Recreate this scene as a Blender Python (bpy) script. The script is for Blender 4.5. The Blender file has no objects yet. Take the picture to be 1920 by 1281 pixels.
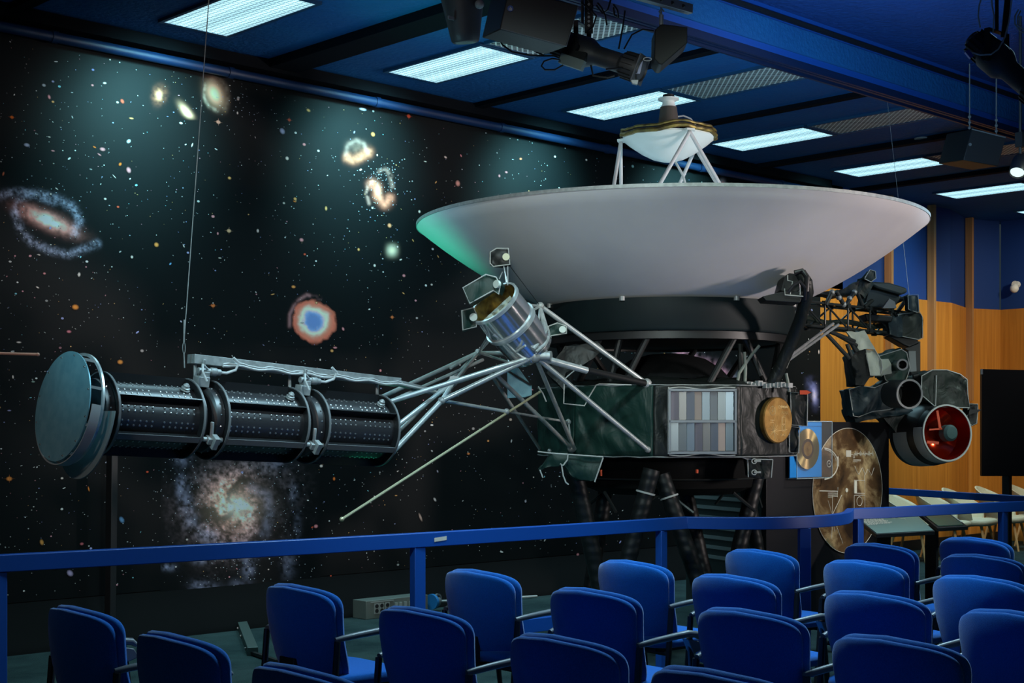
import bpy, math, random
import numpy as np
from mathutils import Vector, Matrix

# ------------------------------------------------------------------ camera
SC = bpy.context.scene
COL = SC.collection
FPX = 2700.0; CAMH = 1.58; HY = 808.0
AZ = math.atan((3750 - 960) / FPX)          # angle between the view axis and the wall's length
CA, SA = math.cos(AZ), math.sin(AZ)
FW = Vector((CA, SA, 0)); RT = Vector((SA, -CA, 0)); UP = Vector((0, 0, 1))

cam_data = bpy.data.cameras.new('camera')
cam = bpy.data.objects.new('camera', cam_data)
COL.objects.link(cam)
cam_data.sensor_width = 36.0
cam_data.lens = 36.0 * FPX / 1920.0
cam_data.shift_y = (HY - 640.5) / 1920.0
cam_data.clip_start = 0.05
cam.location = (0, 0, CAMH)
cam.rotation_euler = (math.radians(90), 0, AZ - math.radians(90))
SC.camera = cam

# ------------------------------------------------------------------ world, lights, exposure
SC.view_settings.view_transform = 'Standard'
SC.view_settings.look = 'None'
SC.view_settings.gamma = 1.0
SC.view_settings.use_curve_mapping = False
SC.view_settings.exposure = 0.0

w = bpy.data.worlds.new('world'); SC.world = w; w.use_nodes = True
bg = w.node_tree.nodes['Background']
bg.inputs[0].default_value = (0.40, 0.60, 0.75, 1)
bg.inputs[1].default_value = 0.045

def light(name, kind, loc, target, power, color, size=0.2, sy=None, spot=60, blend=0.6, spread=180):
    d = bpy.data.lights.new(name, kind)
    d.energy = power; d.color = color
    if kind == 'AREA':
        d.size = size
        if sy: d.shape = 'RECTANGLE'; d.size_y = sy
        d.spread = math.radians(spread)
    elif kind == 'SPOT':
        d.spot_size = math.radians(spot); d.spot_blend = blend; d.shadow_soft_size = size
    else:
        d.shadow_soft_size = size
    o = bpy.data.objects.new(name, d); COL.objects.link(o)
    o.location = loc
    v = Vector(target) - Vector(loc)
    o.rotation_euler = v.to_track_quat('-Z', 'Y').to_euler()
    return o

CEIL = 4.61
PANELS = [(3.35, 3.93), (5.52, 6.08), (7.64, 8.20), (9.78, 10.36), (11.98, 12.58), (14.25, 14.84), (16.52, 17.17)]
for i, (x0, x1) in enumerate(PANELS):
    if i == 0: continue
    light('panel_lamp', 'AREA', ((x0+x1)/2, 8.83, CEIL-0.03), ((x0+x1)/2, 8.83, 0), 26, (0.50, 0.88, 1.0), 0.5, 1.1, spread=110)
    light('panel_lamp', 'SPOT', ((x0+x1)/2, 8.95, CEIL-0.04), ((x0+x1)/2-0.1, 10.0, 4.0), 520 if i < 4 else (460 if i == 4 else (260 if i == 5 else 40)), (0.28, 0.86, 0.95), 0.25, spot=76, blend=1.0)  # extra spot added at each panel to form the pools on the mural
# unseen spots aimed at the spacecraft and exhibits, several added as fill
light('unseen_spot', 'SPOT', (11.2, -2.0, 2.1), (8.6, 6.2, 2.58), 1800, (1.0, 0.88, 0.84), 0.45, spot=26, blend=0.35)
light('unseen_spot', 'SPOT', (0.8, 1.2, 2.5), (7.5, 6.3, 2.75), 600, (0.86, 1.0, 0.92), 0.25, spot=22, blend=0.6)
light('unseen_spot', 'SPOT', (6.6, 0.8, 2.0), (11.5, 6.6, 1.65), 260, (0.95, 1.0, 0.95), 0.2, spot=15, blend=0.6)  # added fill for the scan platform, replacing light bounced from below
light('unseen_spot', 'SPOT', (10.9, 2.6, 4.4), (11.2, 6.7, 1.9), 230, (0.82, 1.0, 0.92), 0.12, spot=46, blend=0.6)
light('unseen_spot', 'SPOT', (10.6, 2.4, 4.2), (10.05, 6.7, 1.0), 480, (1.0, 0.90, 0.78), 0.12, spot=19, blend=0.4)  # added only to light the record board
light('unseen_spot', 'SPOT', (12.4, 4.0, 4.4), (11.4, 6.6, 0.8), 260, (0.8, 1.0, 0.95), 0.12, spot=34, blend=0.5)  # added to brighten the reader panels
light('unseen_spot', 'SPOT', (0.6, 5.4, 4.3), (4.6, 6.7, 1.75), 300, (0.35, 0.85, 1.0), 0.15, spot=24, blend=0.8)
light('unseen_spot', 'SPOT', (3.2, 3.0, 4.7), (5.8, 6.73, 1.7), 420, (0.72, 0.96, 1.0), 0.12, spot=50, blend=0.8)
light('unseen_spot', 'SPOT', (6.2, 3.4, 4.7), (7.2, 6.4, 2.0), 150, (0.72, 1.0, 0.92), 0.10, spot=46, blend=0.8)
light('unseen_overhead', 'SPOT', (9.6, 4.6, 4.8), (7.6, 4.3, 0.5), 820, (0.50, 0.84, 1.0), 0.4, spot=92, blend=0.5)
light('unseen_overhead', 'SPOT', (6.0, 4.9, 4.8), (4.3, 4.6, 0.5), 780, (0.50, 0.84, 1.0), 0.4, spot=88, blend=0.5)
light('unseen_overhead', 'SPOT', (5.0, 7.9, 4.5), (5.0, 8.4, 0.0), 120, (0.45, 0.95, 0.95), 0.3, spot=70, blend=0.8)
light('unseen_overhead', 'SPOT', (13.5, 1.0, 4.8), (12.4, 10.0, 1.5), 260, (1.0, 0.92, 0.88), 0.3, spot=34, blend=0.8)  # unseen lamp added so the right part of the mural shows
light('unseen_overhead', 'SPOT', (-1.5, 3.0, 4.7), (6.8, 10.0, 1.9), 330, (1.0, 0.86, 0.80), 0.3, spot=56, blend=0.9)  # unseen lamp added to bring out the lower mural prints
light('ceiling_fill', 'SPOT', (8.4, 4.2, 3.2), (9.8, 5.6, 4.9), 300, (0.40, 0.72, 1.0), 0.2, spot=110, blend=1.0)  # floating spot without a fixture, added to brighten the near ceiling
light('ceiling_fill', 'SPOT', (4.4, 7.4, 2.6), (8.0, 8.2, 4.6), 110, (0.35, 0.80, 1.0), 0.2, spot=70, blend=1.0)  # no fixture here either, added to lift the far ceiling
# green uplighter on the exhibit floor, left of the spacecraft
light('uplighter', 'SPOT', (5.9, 8.9, 0.15), (6.6, 8.0, 2.9), 250, (0.02, 1.0, 0.55), 0.08, spot=29, blend=1.0)
light('uplighter', 'SPOT', (5.55, 7.5, 0.15), (5.45, 6.73, 1.45), 14, (0.02, 1.0, 0.45), 0.05, spot=26, blend=0.8)
# wood wall downlights at the far right
light('wall_washer', 'SPOT', (14.6, 7.4, 4.4), (16.0, 10.0, 2.3), 300, (1.0, 0.80, 0.56), 0.15, spot=80, blend=0.8)
light('wall_washer', 'SPOT', (17.4, 6.6, 4.4), (19.0, 9.6, 2.3), 300, (1.0, 0.80, 0.56), 0.15, spot=80, blend=0.8)

# ------------------------------------------------------------------ coordinates
def at(px, py, d):
    l = (px - 960) / FPX * d
    return FW * d + RT * l + Vector((0, 0, CAMH + (HY - py) * d / FPX))
def atY(px, py, Y):
    l = (px - 960) / FPX
    return at(px, py, Y / (SA - l * CA))
def atZ(px, py, z):
    return at(px, py, (z - CAMH) * FPX / (HY - py))

# ------------------------------------------------------------------ mesh helper
def frame(ax):
    ax = Vector(ax).normalized()
    r = Vector((0, 0, 1)) if abs(ax.z) < 0.95 else Vector((1, 0, 0))
    a = r.cross(ax).normalized(); b = ax.cross(a).normalized()
    return a, b, ax

class MB:
    def __init__(s):
        s.v = []; s.f = []; s.m = []
    def add(s, vs, fs, mi=0):
        n = len(s.v)
        s.v += [tuple(x) for x in vs]
        s.f += [tuple(i + n for i in f) for f in fs]
        s.m += [mi] * len(fs)
        return s
    def box(s, c, size, ax=None, mi=0):
        c = Vector(c); hx, hy, hz = size[0]/2, size[1]/2, size[2]/2
        X, Y, Z = ax if ax else (Vector((1,0,0)), Vector((0,1,0)), Vector((0,0,1)))
        vs = [c + X*(sx*hx) + Y*(sy*hy) + Z*(sz*hz) for sx in (-1,1) for sy in (-1,1) for sz in (-1,1)]
        return s.add(vs, [(0,1,3,2),(4,6,7,5),(0,4,5,1),(2,3,7,6),(0,2,6,4),(1,5,7,3)], mi)
    def bar(s, p0, p1, wd, ht, up=None, mi=0):
        p0 = Vector(p0); p1 = Vector(p1); Z = (p1-p0); L = Z.length; Z = Z.normalized()
        u = Vector(up) if up else Vector((0,0,1))
        X = u.cross(Z)
        if X.length < 1e-4: X = Vector((1,0,0)).cross(Z)
        X = X.normalized(); Y = Z.cross(X).normalized()
        return s.box((p0+p1)/2, (wd, ht, L), (X, Y, Z), mi)
    def tube(s, pts, r, n=10, cap=True, mi=0, closed=False):
        pts = [Vector(p) for p in pts]; k = len(pts)
        rs = r if isinstance(r, (list, tuple)) else [r]*k
        vs = []; fs = []; prev = None
        for i, p in enumerate(pts):
            if closed: t = pts[(i+1) % k] - pts[(i-1) % k]
            else: t = pts[min(i+1, k-1)] - pts[max(i-1, 0)]
            t = t.normalized()
            if prev is None: a, b, _ = frame(t)
            else:
                a = prev - t * prev.dot(t)
                if a.length < 1e-5: a = frame(t)[0]
                a.normalize(); b = t.cross(a)
            prev = a
            for j in range(n):
                q = 2*math.pi*j/n
                vs.append(p + (a*math.cos(q) + b*math.sin(q))*rs[i])
        for i in range(k if closed else k-1):
            for j in range(n):
                i2 = (i+1) % k
                fs.append((i*n+j, i*n+(j+1)%n, i2*n+(j+1)%n, i2*n+j))
        if cap and not closed:
            fs.append(tuple(range(n-1, -1, -1))); fs.append(tuple(range((k-1)*n, k*n)))
        return s.add(vs, fs, mi)
    def lathe(s, prof, o=(0,0,0), ax=(0,0,1), n=32, mi=0, a0=0, a1=None, sx=1.0, cap=True):
        """prof: (radius, height) pairs; closed surface of revolution around ax"""
        o = Vector(o); a, b, c = frame(ax); vs = []; fs = []
        full = a1 is None
        m = n if full else n+1
        for (r, h) in prof:
            for j in range(m):
                q = 2*math.pi*j/n if full else a0 + (a1-a0)*j/n
                vs.append(o + c*h + (a*math.cos(q)*sx + b*math.sin(q))*r)
        for i in range(len(prof)-1):
            for j in range(n if full else n):
                j2 = (j+1) % m if full else j+1
                fs.append((i*m+j, i*m+j2, (i+1)*m+j2, (i+1)*m+j))
        if full and cap:
            if prof[0][0] > 1e-5: fs.append(tuple(range(m-1, -1, -1)))
            if prof[-1][0] > 1e-5: fs.append(tuple(range((len(prof)-1)*m, len(prof)*m)))
        return s.add(vs, fs, mi)
    def ring(s, o, ax, r0, r1, h, n=40, mi=0):
        return s._closed_lathe([(r0,-h/2),(r1,-h/2),(r1,h/2),(r0,h/2)], o, ax, n, mi)
    def _closed_lathe(s, prof, o, ax, n, mi):
        o = Vector(o); a, b, c = frame(ax); vs = []; fs = []; k = len(prof)
        for (r, h) in prof:
            for j in range(n):
                q = 2*math.pi*j/n
                vs.append(o + c*h + (a*math.cos(q) + b*math.sin(q))*r)
        for i in range(k):
            i2 = (i+1) % k
            for j in range(n):
                fs.append((i*n+j, i*n+(j+1)%n, i2*n+(j+1)%n, i2*n+j))
        return s.add(vs, fs, mi)
    def disc(s, o, ax, r, h, n=32, mi=0, bev=0.0):
        b = min(bev, h*0.4)
        return s.lathe([(r-b,-h/2),(r,-h/2+b),(r,h/2-b),(r-b,h/2)] if b else [(r,-h/2),(r,h/2)], o, ax, n, mi)
    def prism(s, pts, vec, mi=0):
        pts = [Vector(p) for p in pts]; vec = Vector(vec); k = len(pts)
        vs = pts + [p+vec for p in pts]
        fs = [tuple(range(k)), tuple(range(2*k-1, k-1, -1))]
        for i in range(k):
            j = (i+1) % k
            fs.append((i, i+k, j+k, j))
        return s.add(vs, fs, mi)
    def superq(s, c, rx, ry, rz, e1=0.5, e2=0.4, nu=40, nv=12, ax=None, deform=None, mi=0):
        c = Vector(c); X, Y, Z = ax if ax else (Vector((1,0,0)), Vector((0,1,0)), Vector((0,0,1)))
        f = lambda x, e: math.copysign(abs(x)**e, x)
        vs = []; fs = []
        for i in range(nv+1):
            eta = -math.pi/2 + math.pi*i/nv
            for j in range(nu):
                om = 2*math.pi*j/nu
                p = Vector((rx*f(math.sin(eta), e1), ry*f(math.cos(eta), e1)*f(math.cos(om), e2), rz*f(math.cos(eta), e1)*f(math.sin(om), e2)))
                if deform: p = deform(p)
                vs.append(c + X*p.x + Y*p.y + Z*p.z)
        for i in range(nv):
            for j in range(nu):
                fs.append((i*nu+j, i*nu+(j+1)%nu, (i+1)*nu+(j+1)%nu, (i+1)*nu+j))
        return s.add(vs, fs, mi)
    def ball(s, c, r, n=10, mi=0):
        return s.lathe([(r*math.sin(math.pi*i/n), -r*math.cos(math.pi*i/n)) for i in range(n+1)], c, (0,0,1), n*2, mi)
    def build(s, name, mats, parent=None, smooth=True, ang=35, bevel=0, sub=0):
        me = bpy.data.meshes.new(name)
        me.from_pydata(s.v, [], s.f); me.update()
        if not isinstance(mats, (list, tuple)): mats = [mats]
        for m in mats: me.materials.append(m)
        if len(mats) > 1: me.polygons.foreach_set('material_index', s.m)
        import bmesh
        bm = bmesh.new(); bm.from_mesh(me)
        bmesh.ops.remove_doubles(bm, verts=bm.verts, dist=1e-6)
        bmesh.ops.recalc_face_normals(bm, faces=bm.faces)
        bm.to_mesh(me); bm.free()
        if smooth:
            me.polygons.foreach_set('use_smooth', [True]*len(me.polygons))
            me.set_sharp_from_angle(angle=math.radians(ang))
        o = bpy.data.objects.new(name, me); COL.objects.link(o)
        if bevel:
            b = o.modifiers.new('bevel', 'BEVEL'); b.width = bevel; b.segments = 2; b.limit_method = 'ANGLE'
        if parent is not None:
            o.parent = parent
            root = parent
            while root.parent: root = root.parent
            if parent.parent is None:
                o.matrix_parent_inverse = Matrix.Translation(-Vector(root.location))
        return o

def tag(o, label, cat, group=None):
    o['label'] = label; o['category'] = cat
    if group: o['group'] = group
    return o
def thing(name, label, cat, loc=(0,0,0), group=None, rz=0):
    o = bpy.data.objects.new(name, None); COL.objects.link(o)
    o.empty_display_size = 0.1
    o.location = loc; o.rotation_euler = (0,0,rz)
    return tag(o, label, cat, group)
def struct(o):
    o['kind'] = 'structure'; return o
def lab(o, label):
    o['label'] = label; return o
def copy_tree(src, parent=None):
    c = src.copy(); COL.objects.link(c)
    if parent is not None: c.parent = parent
    for ch in list(src.children): copy_tree(ch, c)
    return c

# ------------------------------------------------------------------ materials
def mat(name, col=(0.5,0.5,0.5), rough=0.5, metal=0.0, spec=0.5, emit=None, es=1.0, sheen=0, bump=None, coat=0, var=None):
    """bump=(scale,strength,kind)  var=(scale, second colour)"""
    m = bpy.data.materials.new(name); m.use_nodes = True
    nt = m.node_tree; b = nt.nodes['Principled BSDF']
    b.inputs['Base Color'].default_value = (*col, 1)
    b.inputs['Roughness'].default_value = rough
    b.inputs['Metallic'].default_value = metal
    b.inputs['Specular IOR Level'].default_value = spec
    if sheen: b.inputs['Sheen Weight'].default_value = sheen; b.inputs['Sheen Roughness'].default_value = 0.4
    if coat: b.inputs['Coat Weight'].default_value = coat
    if emit:
        b.inputs['Emission Color'].default_value = (*emit, 1); b.inputs['Emission Strength'].default_value = es
    tc = nt.nodes.new('ShaderNodeTexCoord')
    if var:
        n = nt.nodes.new('ShaderNodeTexNoise'); n.inputs['Scale'].default_value = var[0]; n.inputs['Detail'].default_value = 5
        nt.links.new(tc.outputs['Object'], n.inputs['Vector'])
        r = nt.nodes.new('ShaderNodeValToRGB')
        r.color_ramp.elements[0].position = 0.35; r.color_ramp.elements[1].position = 0.65
        r.color_ramp.elements[0].color = (*col, 1); r.color_ramp.elements[1].color = (*var[1], 1)
        nt.links.new(n.outputs['Fac'], r.inputs['Fac']); nt.links.new(r.outputs['Color'], b.inputs['Base Color'])
    if bump:
        sc, st, kind = bump
        if kind == 'noise':
            n = nt.nodes.new('ShaderNodeTexNoise'); n.inputs['Scale'].default_value = sc; n.inputs['Detail'].default_value = 4
            out = n.outputs['Fac']
        elif kind == 'wrinkle':
            n = nt.nodes.new('ShaderNodeTexNoise'); n.inputs['Scale'].default_value = sc; n.inputs['Detail'].default_value = 3
            n.inputs['Distortion'].default_value = 0.9
            mp = nt.nodes.new('ShaderNodeMapping'); mp.inputs['Scale'].default_value = (0.8, 0.8, 0.6)
            nt.links.new(tc.outputs['Object'], mp.inputs['Vector']); nt.links.new(mp.outputs['Vector'], n.inputs['Vector'])
            out = n.outputs['Fac']
        elif kind == 'spiral':
            n = nt.nodes.new('ShaderNodeTexWave'); n.inputs['Scale'].default_value = sc; n.inputs['Distortion'].default_value = 3
            n.bands_direction = 'Z'; out = n.outputs['Fac']
        else:
            n = nt.nodes.new('ShaderNodeTexVoronoi'); n.inputs['Scale'].default_value = sc
            out = n.outputs['Distance']
        if kind != 'wrinkle': nt.links.new(tc.outputs['Object'], n.inputs['Vector'])
        bp = nt.nodes.new('ShaderNodeBump'); bp.inputs['Strength'].default_value = st; bp.inputs['Distance'].default_value = 0.02
        nt.links.new(out, bp.inputs['Height']); nt.links.new(bp.outputs['Normal'], b.inputs['Normal'])
    return m

M = {}
M['cloth'] = mat('black_cloth', (0.009,0.012,0.0115), 0.48, spec=0.4, bump=(9, 0.8, 'wrinkle'))
M['cloth_green'] = mat('green_black_cloth', (0.009,0.036,0.029), 0.48, spec=0.35, bump=(8, 0.8, 'wrinkle'))
M['cloth_light'] = mat('pale_grey_cloth', (0.52,0.57,0.48), 0.6, bump=(12, 0.5, 'wrinkle'))
M['cloth_blue'] = mat('dark_teal_cloth', (0.007,0.024,0.034), 0.46, spec=0.4, bump=(8, 0.8, 'wrinkle'))
M['cloth_olive'] = mat('dark_olive_cloth', (0.016,0.024,0.019), 0.46, spec=0.4, bump=(9, 0.8, 'wrinkle'))
M['piping'] = mat('white_piping', (0.46,0.48,0.46), 0.6)
M['blackp'] = mat('black_paint', (0.010,0.011,0.012), 0.45)
M['black_gloss'] = mat('black_satin', (0.018,0.017,0.020), 0.42, spec=1.0)
M['alu'] = mat('aluminium', (0.66,0.70,0.70), 0.34, 0.55, var=(14,(0.48,0.53,0.53)))
M['alu_dull'] = mat('dull_aluminium', (0.42,0.44,0.44), 0.5, 0.4, var=(30,(0.30,0.32,0.32)))
M['chrome'] = mat('polished_steel', (0.66,0.66,0.68), 0.17, 0.9, bump=(6,0.10,'noise'))
M['zinc'] = mat('blue_grey_plate', (0.20,0.44,0.52), 0.42, 0.2, var=(18,(0.15,0.37,0.46)))
M['white'] = mat('white_paint', (0.72,0.70,0.70), 0.6, var=(3,(0.68,0.66,0.665)))
M['whitegloss'] = mat('white_enamel', (0.86,0.88,0.84), 0.4)
M['gold'] = mat('gold', (0.95,0.62,0.22), 0.28, 1.0, bump=(16,0.12,'noise'))
M['gold_dark'] = mat('aged_gold', (0.24,0.125,0.030), 0.42, 0.7, bump=(30,0.06,'noise'), var=(16,(0.40,0.24,0.07)))
M['brass'] = mat('brass_tape', (0.42,0.30,0.08), 0.4, 0.7, var=(20,(0.16,0.11,0.05)))
M['grey_band'] = mat('grey_band', (0.16,0.165,0.17), 0.5, 0.1)
M['ringdark'] = mat('dark_ring_paint', (0.005,0.013,0.0145), 0.6, spec=0.3, var=(5,(0.004,0.010,0.012)))
M['rivet'] = mat('rivet_metal', (0.55,0.55,0.55), 0.3, 0.9)
M['fin'] = mat('radiator_black', (0.016,0.017,0.019), 0.34, 0.2, spec=0.5)
M['orange'] = mat('orange_red_tag', (0.75,0.09,0.03), 0.5)
M['cable'] = mat('white_cable', (0.55,0.57,0.57), 0.5)
M['blackcable'] = mat('black_cable', (0.01,0.01,0.012), 0.4)
M['rail'] = mat('blue_rail_paint', (0.005,0.065,0.33), 0.42, spec=0.5)
M['taupe'] = mat('taupe_cone', (0.10,0.082,0.066), 0.6)
M['concrete'] = mat('plastic_grey', (0.20,0.21,0.22), 0.45)
M['armgrey'] = mat('armrest_grey', (0.13,0.135,0.155), 0.38)
M['chairleg'] = mat('chair_black', (0.010,0.010,0.012), 0.4)
M['cream'] = mat('cream_shell', (0.55,0.57,0.44), 0.6, bump=(60,0.2,'noise'))
M['beech'] = mat('beech_legs', (0.62,0.40,0.18), 0.5)
M['screen'] = mat('black_screen', (0.004,0.004,0.005), 0.35)

def fabric(name, col, col2):
    m = mat(name, col, 0.9, spec=0.15, sheen=0.35, bump=(420,0.25,'noise'), var=(260,col2))
    return m
M['chair'] = fabric('royal_blue_fabric', (0.004,0.10,0.42), (0.005,0.14,0.54))
# ------------------------------------------------------------------ room shell
def plaster(name, col, col2, scale, strength):
    m = mat(name, col, 0.75, spec=0.3, bump=(scale, strength, 'noise'), var=(1.3, col2)); return m
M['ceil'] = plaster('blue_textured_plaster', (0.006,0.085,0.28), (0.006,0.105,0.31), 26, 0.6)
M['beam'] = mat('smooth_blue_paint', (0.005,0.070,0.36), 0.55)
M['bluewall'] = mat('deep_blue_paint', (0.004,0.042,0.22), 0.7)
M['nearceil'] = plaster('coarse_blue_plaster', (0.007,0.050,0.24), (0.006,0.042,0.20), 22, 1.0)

def carpet(name):
    m = bpy.data.materials.new(name); m.use_nodes = True; nt = m.node_tree; b = nt.nodes['Principled BSDF']
    b.inputs['Roughness'].default_value = 0.95; b.inputs['Specular IOR Level'].default_value = 0.1
    tc = nt.nodes.new('ShaderNodeTexCoord')
    n1 = nt.nodes.new('ShaderNodeTexNoise'); n1.inputs['Scale'].default_value = 1.6; n1.inputs['Detail'].default_value = 8; n1.inputs['Roughness'].default_value = 0.7
    n2 = nt.nodes.new('ShaderNodeTexNoise'); n2.inputs['Scale'].default_value = 170; n2.inputs['Detail'].default_value = 2
    nt.links.new(tc.outputs['Object'], n1.inputs['Vector']); nt.links.new(tc.outputs['Object'], n2.inputs['Vector'])
    r1 = nt.nodes.new('ShaderNodeValToRGB'); r1.color_ramp.elements[0].position = .35; r1.color_ramp.elements[1].position = .7
    r1.color_ramp.elements[0].color = (0.018,0.036,0.040,1); r1.color_ramp.elements[1].color = (0.050,0.085,0.085,1)
    nt.links.new(n1.outputs['Fac'], r1.inputs['Fac'])
    mx = nt.nodes.new('ShaderNodeMix'); mx.data_type = 'RGBA'; mx.blend_type = 'MULTIPLY'; mx.inputs[0].default_value = 0.6
    r2 = nt.nodes.new('ShaderNodeValToRGB'); r2.color_ramp.elements[0].position = .35; r2.color_ramp.elements[1].position = .65
    r2.color_ramp.elements[0].color = (.35,.35,.35,1); r2.color_ramp.elements[1].color = (1.3,1.3,1.3,1)
    nt.links.new(n2.outputs['Fac'], r2.inputs['Fac'])
    nt.links.new(r1.outputs['Color'], mx.inputs[6]); nt.links.new(r2.outputs['Color'], mx.inputs[7])
    nt.links.new(mx.outputs[2], b.inputs['Base Color'])
    bp = nt.nodes.new('ShaderNodeBump'); bp.inputs['Strength'].default_value = 0.5; bp.inputs['Distance'].default_value = 0.01
    nt.links.new(n2.outputs['Fac'], bp.inputs['Height']); nt.links.new(bp.outputs['Normal'], b.inputs['Normal'])
    return m
M['carpet'] = carpet('grey_teal_carpet')

def wood(name, c1, c2):
    m = bpy.data.materials.new(name); m.use_nodes = True; nt = m.node_tree; b = nt.nodes['Principled BSDF']
    b.inputs['Roughness'].default_value = 0.42
    tc = nt.nodes.new('ShaderNodeTexCoord'); mp = nt.nodes.new('ShaderNodeMapping')
    mp.inputs['Scale'].default_value = (9, 9, 0.35)
    nt.links.new(tc.outputs['Object'], mp.inputs['Vector'])
    n = nt.nodes.new('ShaderNodeTexNoise'); n.inputs['Scale'].default_value = 2.2; n.inputs['Detail'].default_value = 8; n.inputs['Distortion'].default_value = 0.7
    nt.links.new(mp.outputs['Vector'], n.inputs['Vector'])
    r = nt.nodes.new('ShaderNodeValToRGB'); r.color_ramp.elements[0].position = .3; r.color_ramp.elements[1].position = .72
    r.color_ramp.elements[0].color = (*c1,1); r.color_ramp.elements[1].color = (*c2,1)
    nt.links.new(n.outputs['Fac'], r.inputs['Fac']); nt.links.new(r.outputs['Color'], b.inputs['Base Color'])
    return m
M['wood'] = wood('honey_oak_veneer', (0.42,0.165,0.022), (0.60,0.26,0.042))
M['woodfin'] = wood('oak_batten', (0.30,0.15,0.06), (0.44,0.24,0.10))

XW0, XW1 = -3.0, 19.55
WY = 10.0
fl = MB(); fl.box((9, 3.0, -0.05), (26, 15.0, 0.1)); struct(fl.build('floor', M['carpet']))
# far ceiling, its supporting beam with the partition track, near ceiling
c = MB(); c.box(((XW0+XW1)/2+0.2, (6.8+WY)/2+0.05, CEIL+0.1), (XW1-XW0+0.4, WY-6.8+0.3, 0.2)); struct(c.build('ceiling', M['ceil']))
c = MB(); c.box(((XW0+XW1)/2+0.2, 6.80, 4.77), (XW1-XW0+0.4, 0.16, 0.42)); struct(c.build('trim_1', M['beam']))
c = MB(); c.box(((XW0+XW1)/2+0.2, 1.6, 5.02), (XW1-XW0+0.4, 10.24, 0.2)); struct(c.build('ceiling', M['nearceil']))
c = MB()
for (y, z, a, b_) in ((6.735, 4.53, 0.025, 0.06), (6.80, 4.535, 0.03, 0.05), (6.865, 4.53, 0.025, 0.06)):
    c.box(((XW0+XW1)/2, y, z), (XW1-XW0, a, b_))
struct(c.build('trim_2', mat('track_blue_black', (0.003,0.015,0.06), 0.5)))
c = MB(); c.box(((XW0+XW1)/2, 6.706, 4.852), (XW1-XW0, 0.03, 0.035)); struct(c.build('trim_3', M['blackp']))  # black strip standing in for the dark shadow gap under the near ceiling
c = MB(); c.box(((XW0+XW1)/2, 6.712, 4.645), (XW1-XW0, 0.012, 0.012)); struct(c.build('trim_4', M['blackp']))
# dark ceiling strips running from the wall to the beam
k = 5
for (xa, wd, dp) in ((4.58,0.10,0.05),(6.87,0.28,0.07),(9.05,0.10,0.04),(11.2,0.09,0.04),(13.4,0.10,0.05),(15.6,0.1,0.05)):
    c = MB(); c.box((xa, (6.9+WY)/2, CEIL-dp/2), (wd, WY-6.9, dp), mi=0); struct(c.build('trim_%d' % k, mat('strip_blue_black', (0.002,0.004,0.008), 0.85, spec=0.1))); k += 1

# walls
c = MB(); c.box((6.2, WY+0.1, 2.4), (18.4, 0.2, 4.9)); struct(c.build('wall_back', M['blackp']))
SHL = 15.45                    # mural's right end in X (wall beyond is wood below and blue above)
XM = atY(1539, 600, WY-0.05).x
# folded timber wall beyond the mural: plan points
def xw(px, Y=WY): return atY(px, 600, Y).x
plan = [(XM+0.02, WY-0.02), (xw(1668), WY-0.02), (xw(1668)+0.02, WY+0.02), (xw(1781), WY-0.03), (xw(1816, WY+0.25), WY+0.25), (xw(1816, WY+0.25)+0.02, WY+0.22), (XW1, WY+0.05), (XW1, 2.0)]
ztop = 3.33
lo = MB(); hi = MB()
for i in range(len(plan)-1):
    a = Vector((*plan[i],0)); b_ = Vector((*plan[i+1],0))
    n = Vector((0,0,1)).cross(b_-a).normalized()*0.10
    if n.y < 0 and abs(n.y) > abs(n.x): n = -n
    if abs(n.x) > abs(n.y): n = Vector((abs(n.x),0,0)).normalized()*0.10
    for (mb, z0, z1) in ((lo, 0, ztop), (hi, ztop, 4.66)):
        off = Vector((0,0,0)) if mb is lo else n*0.2
        mb.prism([a+off+Vector((0,0,z0)), b_+off+Vector((0,0,z0)), b_+n+Vector((0,0,z0)), a+n+Vector((0,0,z0))], (0,0,z1-z0))
struct(lo.build('wall_right', M['wood'], smooth=False))
struct(hi.build('wall_right_upper', M['bluewall'], smooth=False))
for (px, Y) in ((1667, WY-0.06), (1747, WY-0.06), (1818, WY+0.16)):
    p = atY(px, 600, Y)
    c = MB(); c.box((p.x, Y, (CEIL+0.0)/2+1.0), (0.055, 0.10, CEIL-2.02)); c.build('batten', M['woodfin'])
    o = bpy.data.objects[-1] if False else None
c = MB(); c.box((16.0, WY-0.035, 0.07), (7.0, 0.02, 0.14)); struct(c.build('baseboard_right', M['blackp']))
c = MB(); c.prism([(XW0,WY-0.03,0),(XW0,WY-0.30,0),(XW0,WY-0.28,0.05),(XW0,WY-0.12,0.18),(XW0,WY-0.03,0.36)], (XM-XW0,0,0)); struct(c.build('baseboard_back', mat('black_vinyl_cove', (0.0022,0.0022,0.0025), 0.8, spec=0.12)))
c = MB(); c.tube([(XW0, WY-0.14, 4.45), (XM+0.3, WY-0.14, 4.45)], 0.040, 12)
for x in np.arange(0.4, 15, 1.5): c.disc((x, WY-0.14, 4.45), (1,0,0), 0.047, 0.05, 12)
struct(c.build('trim_%d' % k, mat('conduit_blue', (0.002,0.022,0.085), 0.5))); k += 1
M['matt'] = mat('matt_black_paint', (0.003,0.004,0.006), 0.85, spec=0.1)
c = MB(); c.box(((XW0+XM)/2, WY-0.12, 4.555), (XM-XW0, 0.18, 0.09)); struct(c.build('trim_%d' % k, M['matt'])); k += 1
for o in [x for x in bpy.data.objects if x.name.startswith('batten')]:
    o.name = 'trim_%d' % k; struct(o); k += 1

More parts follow.
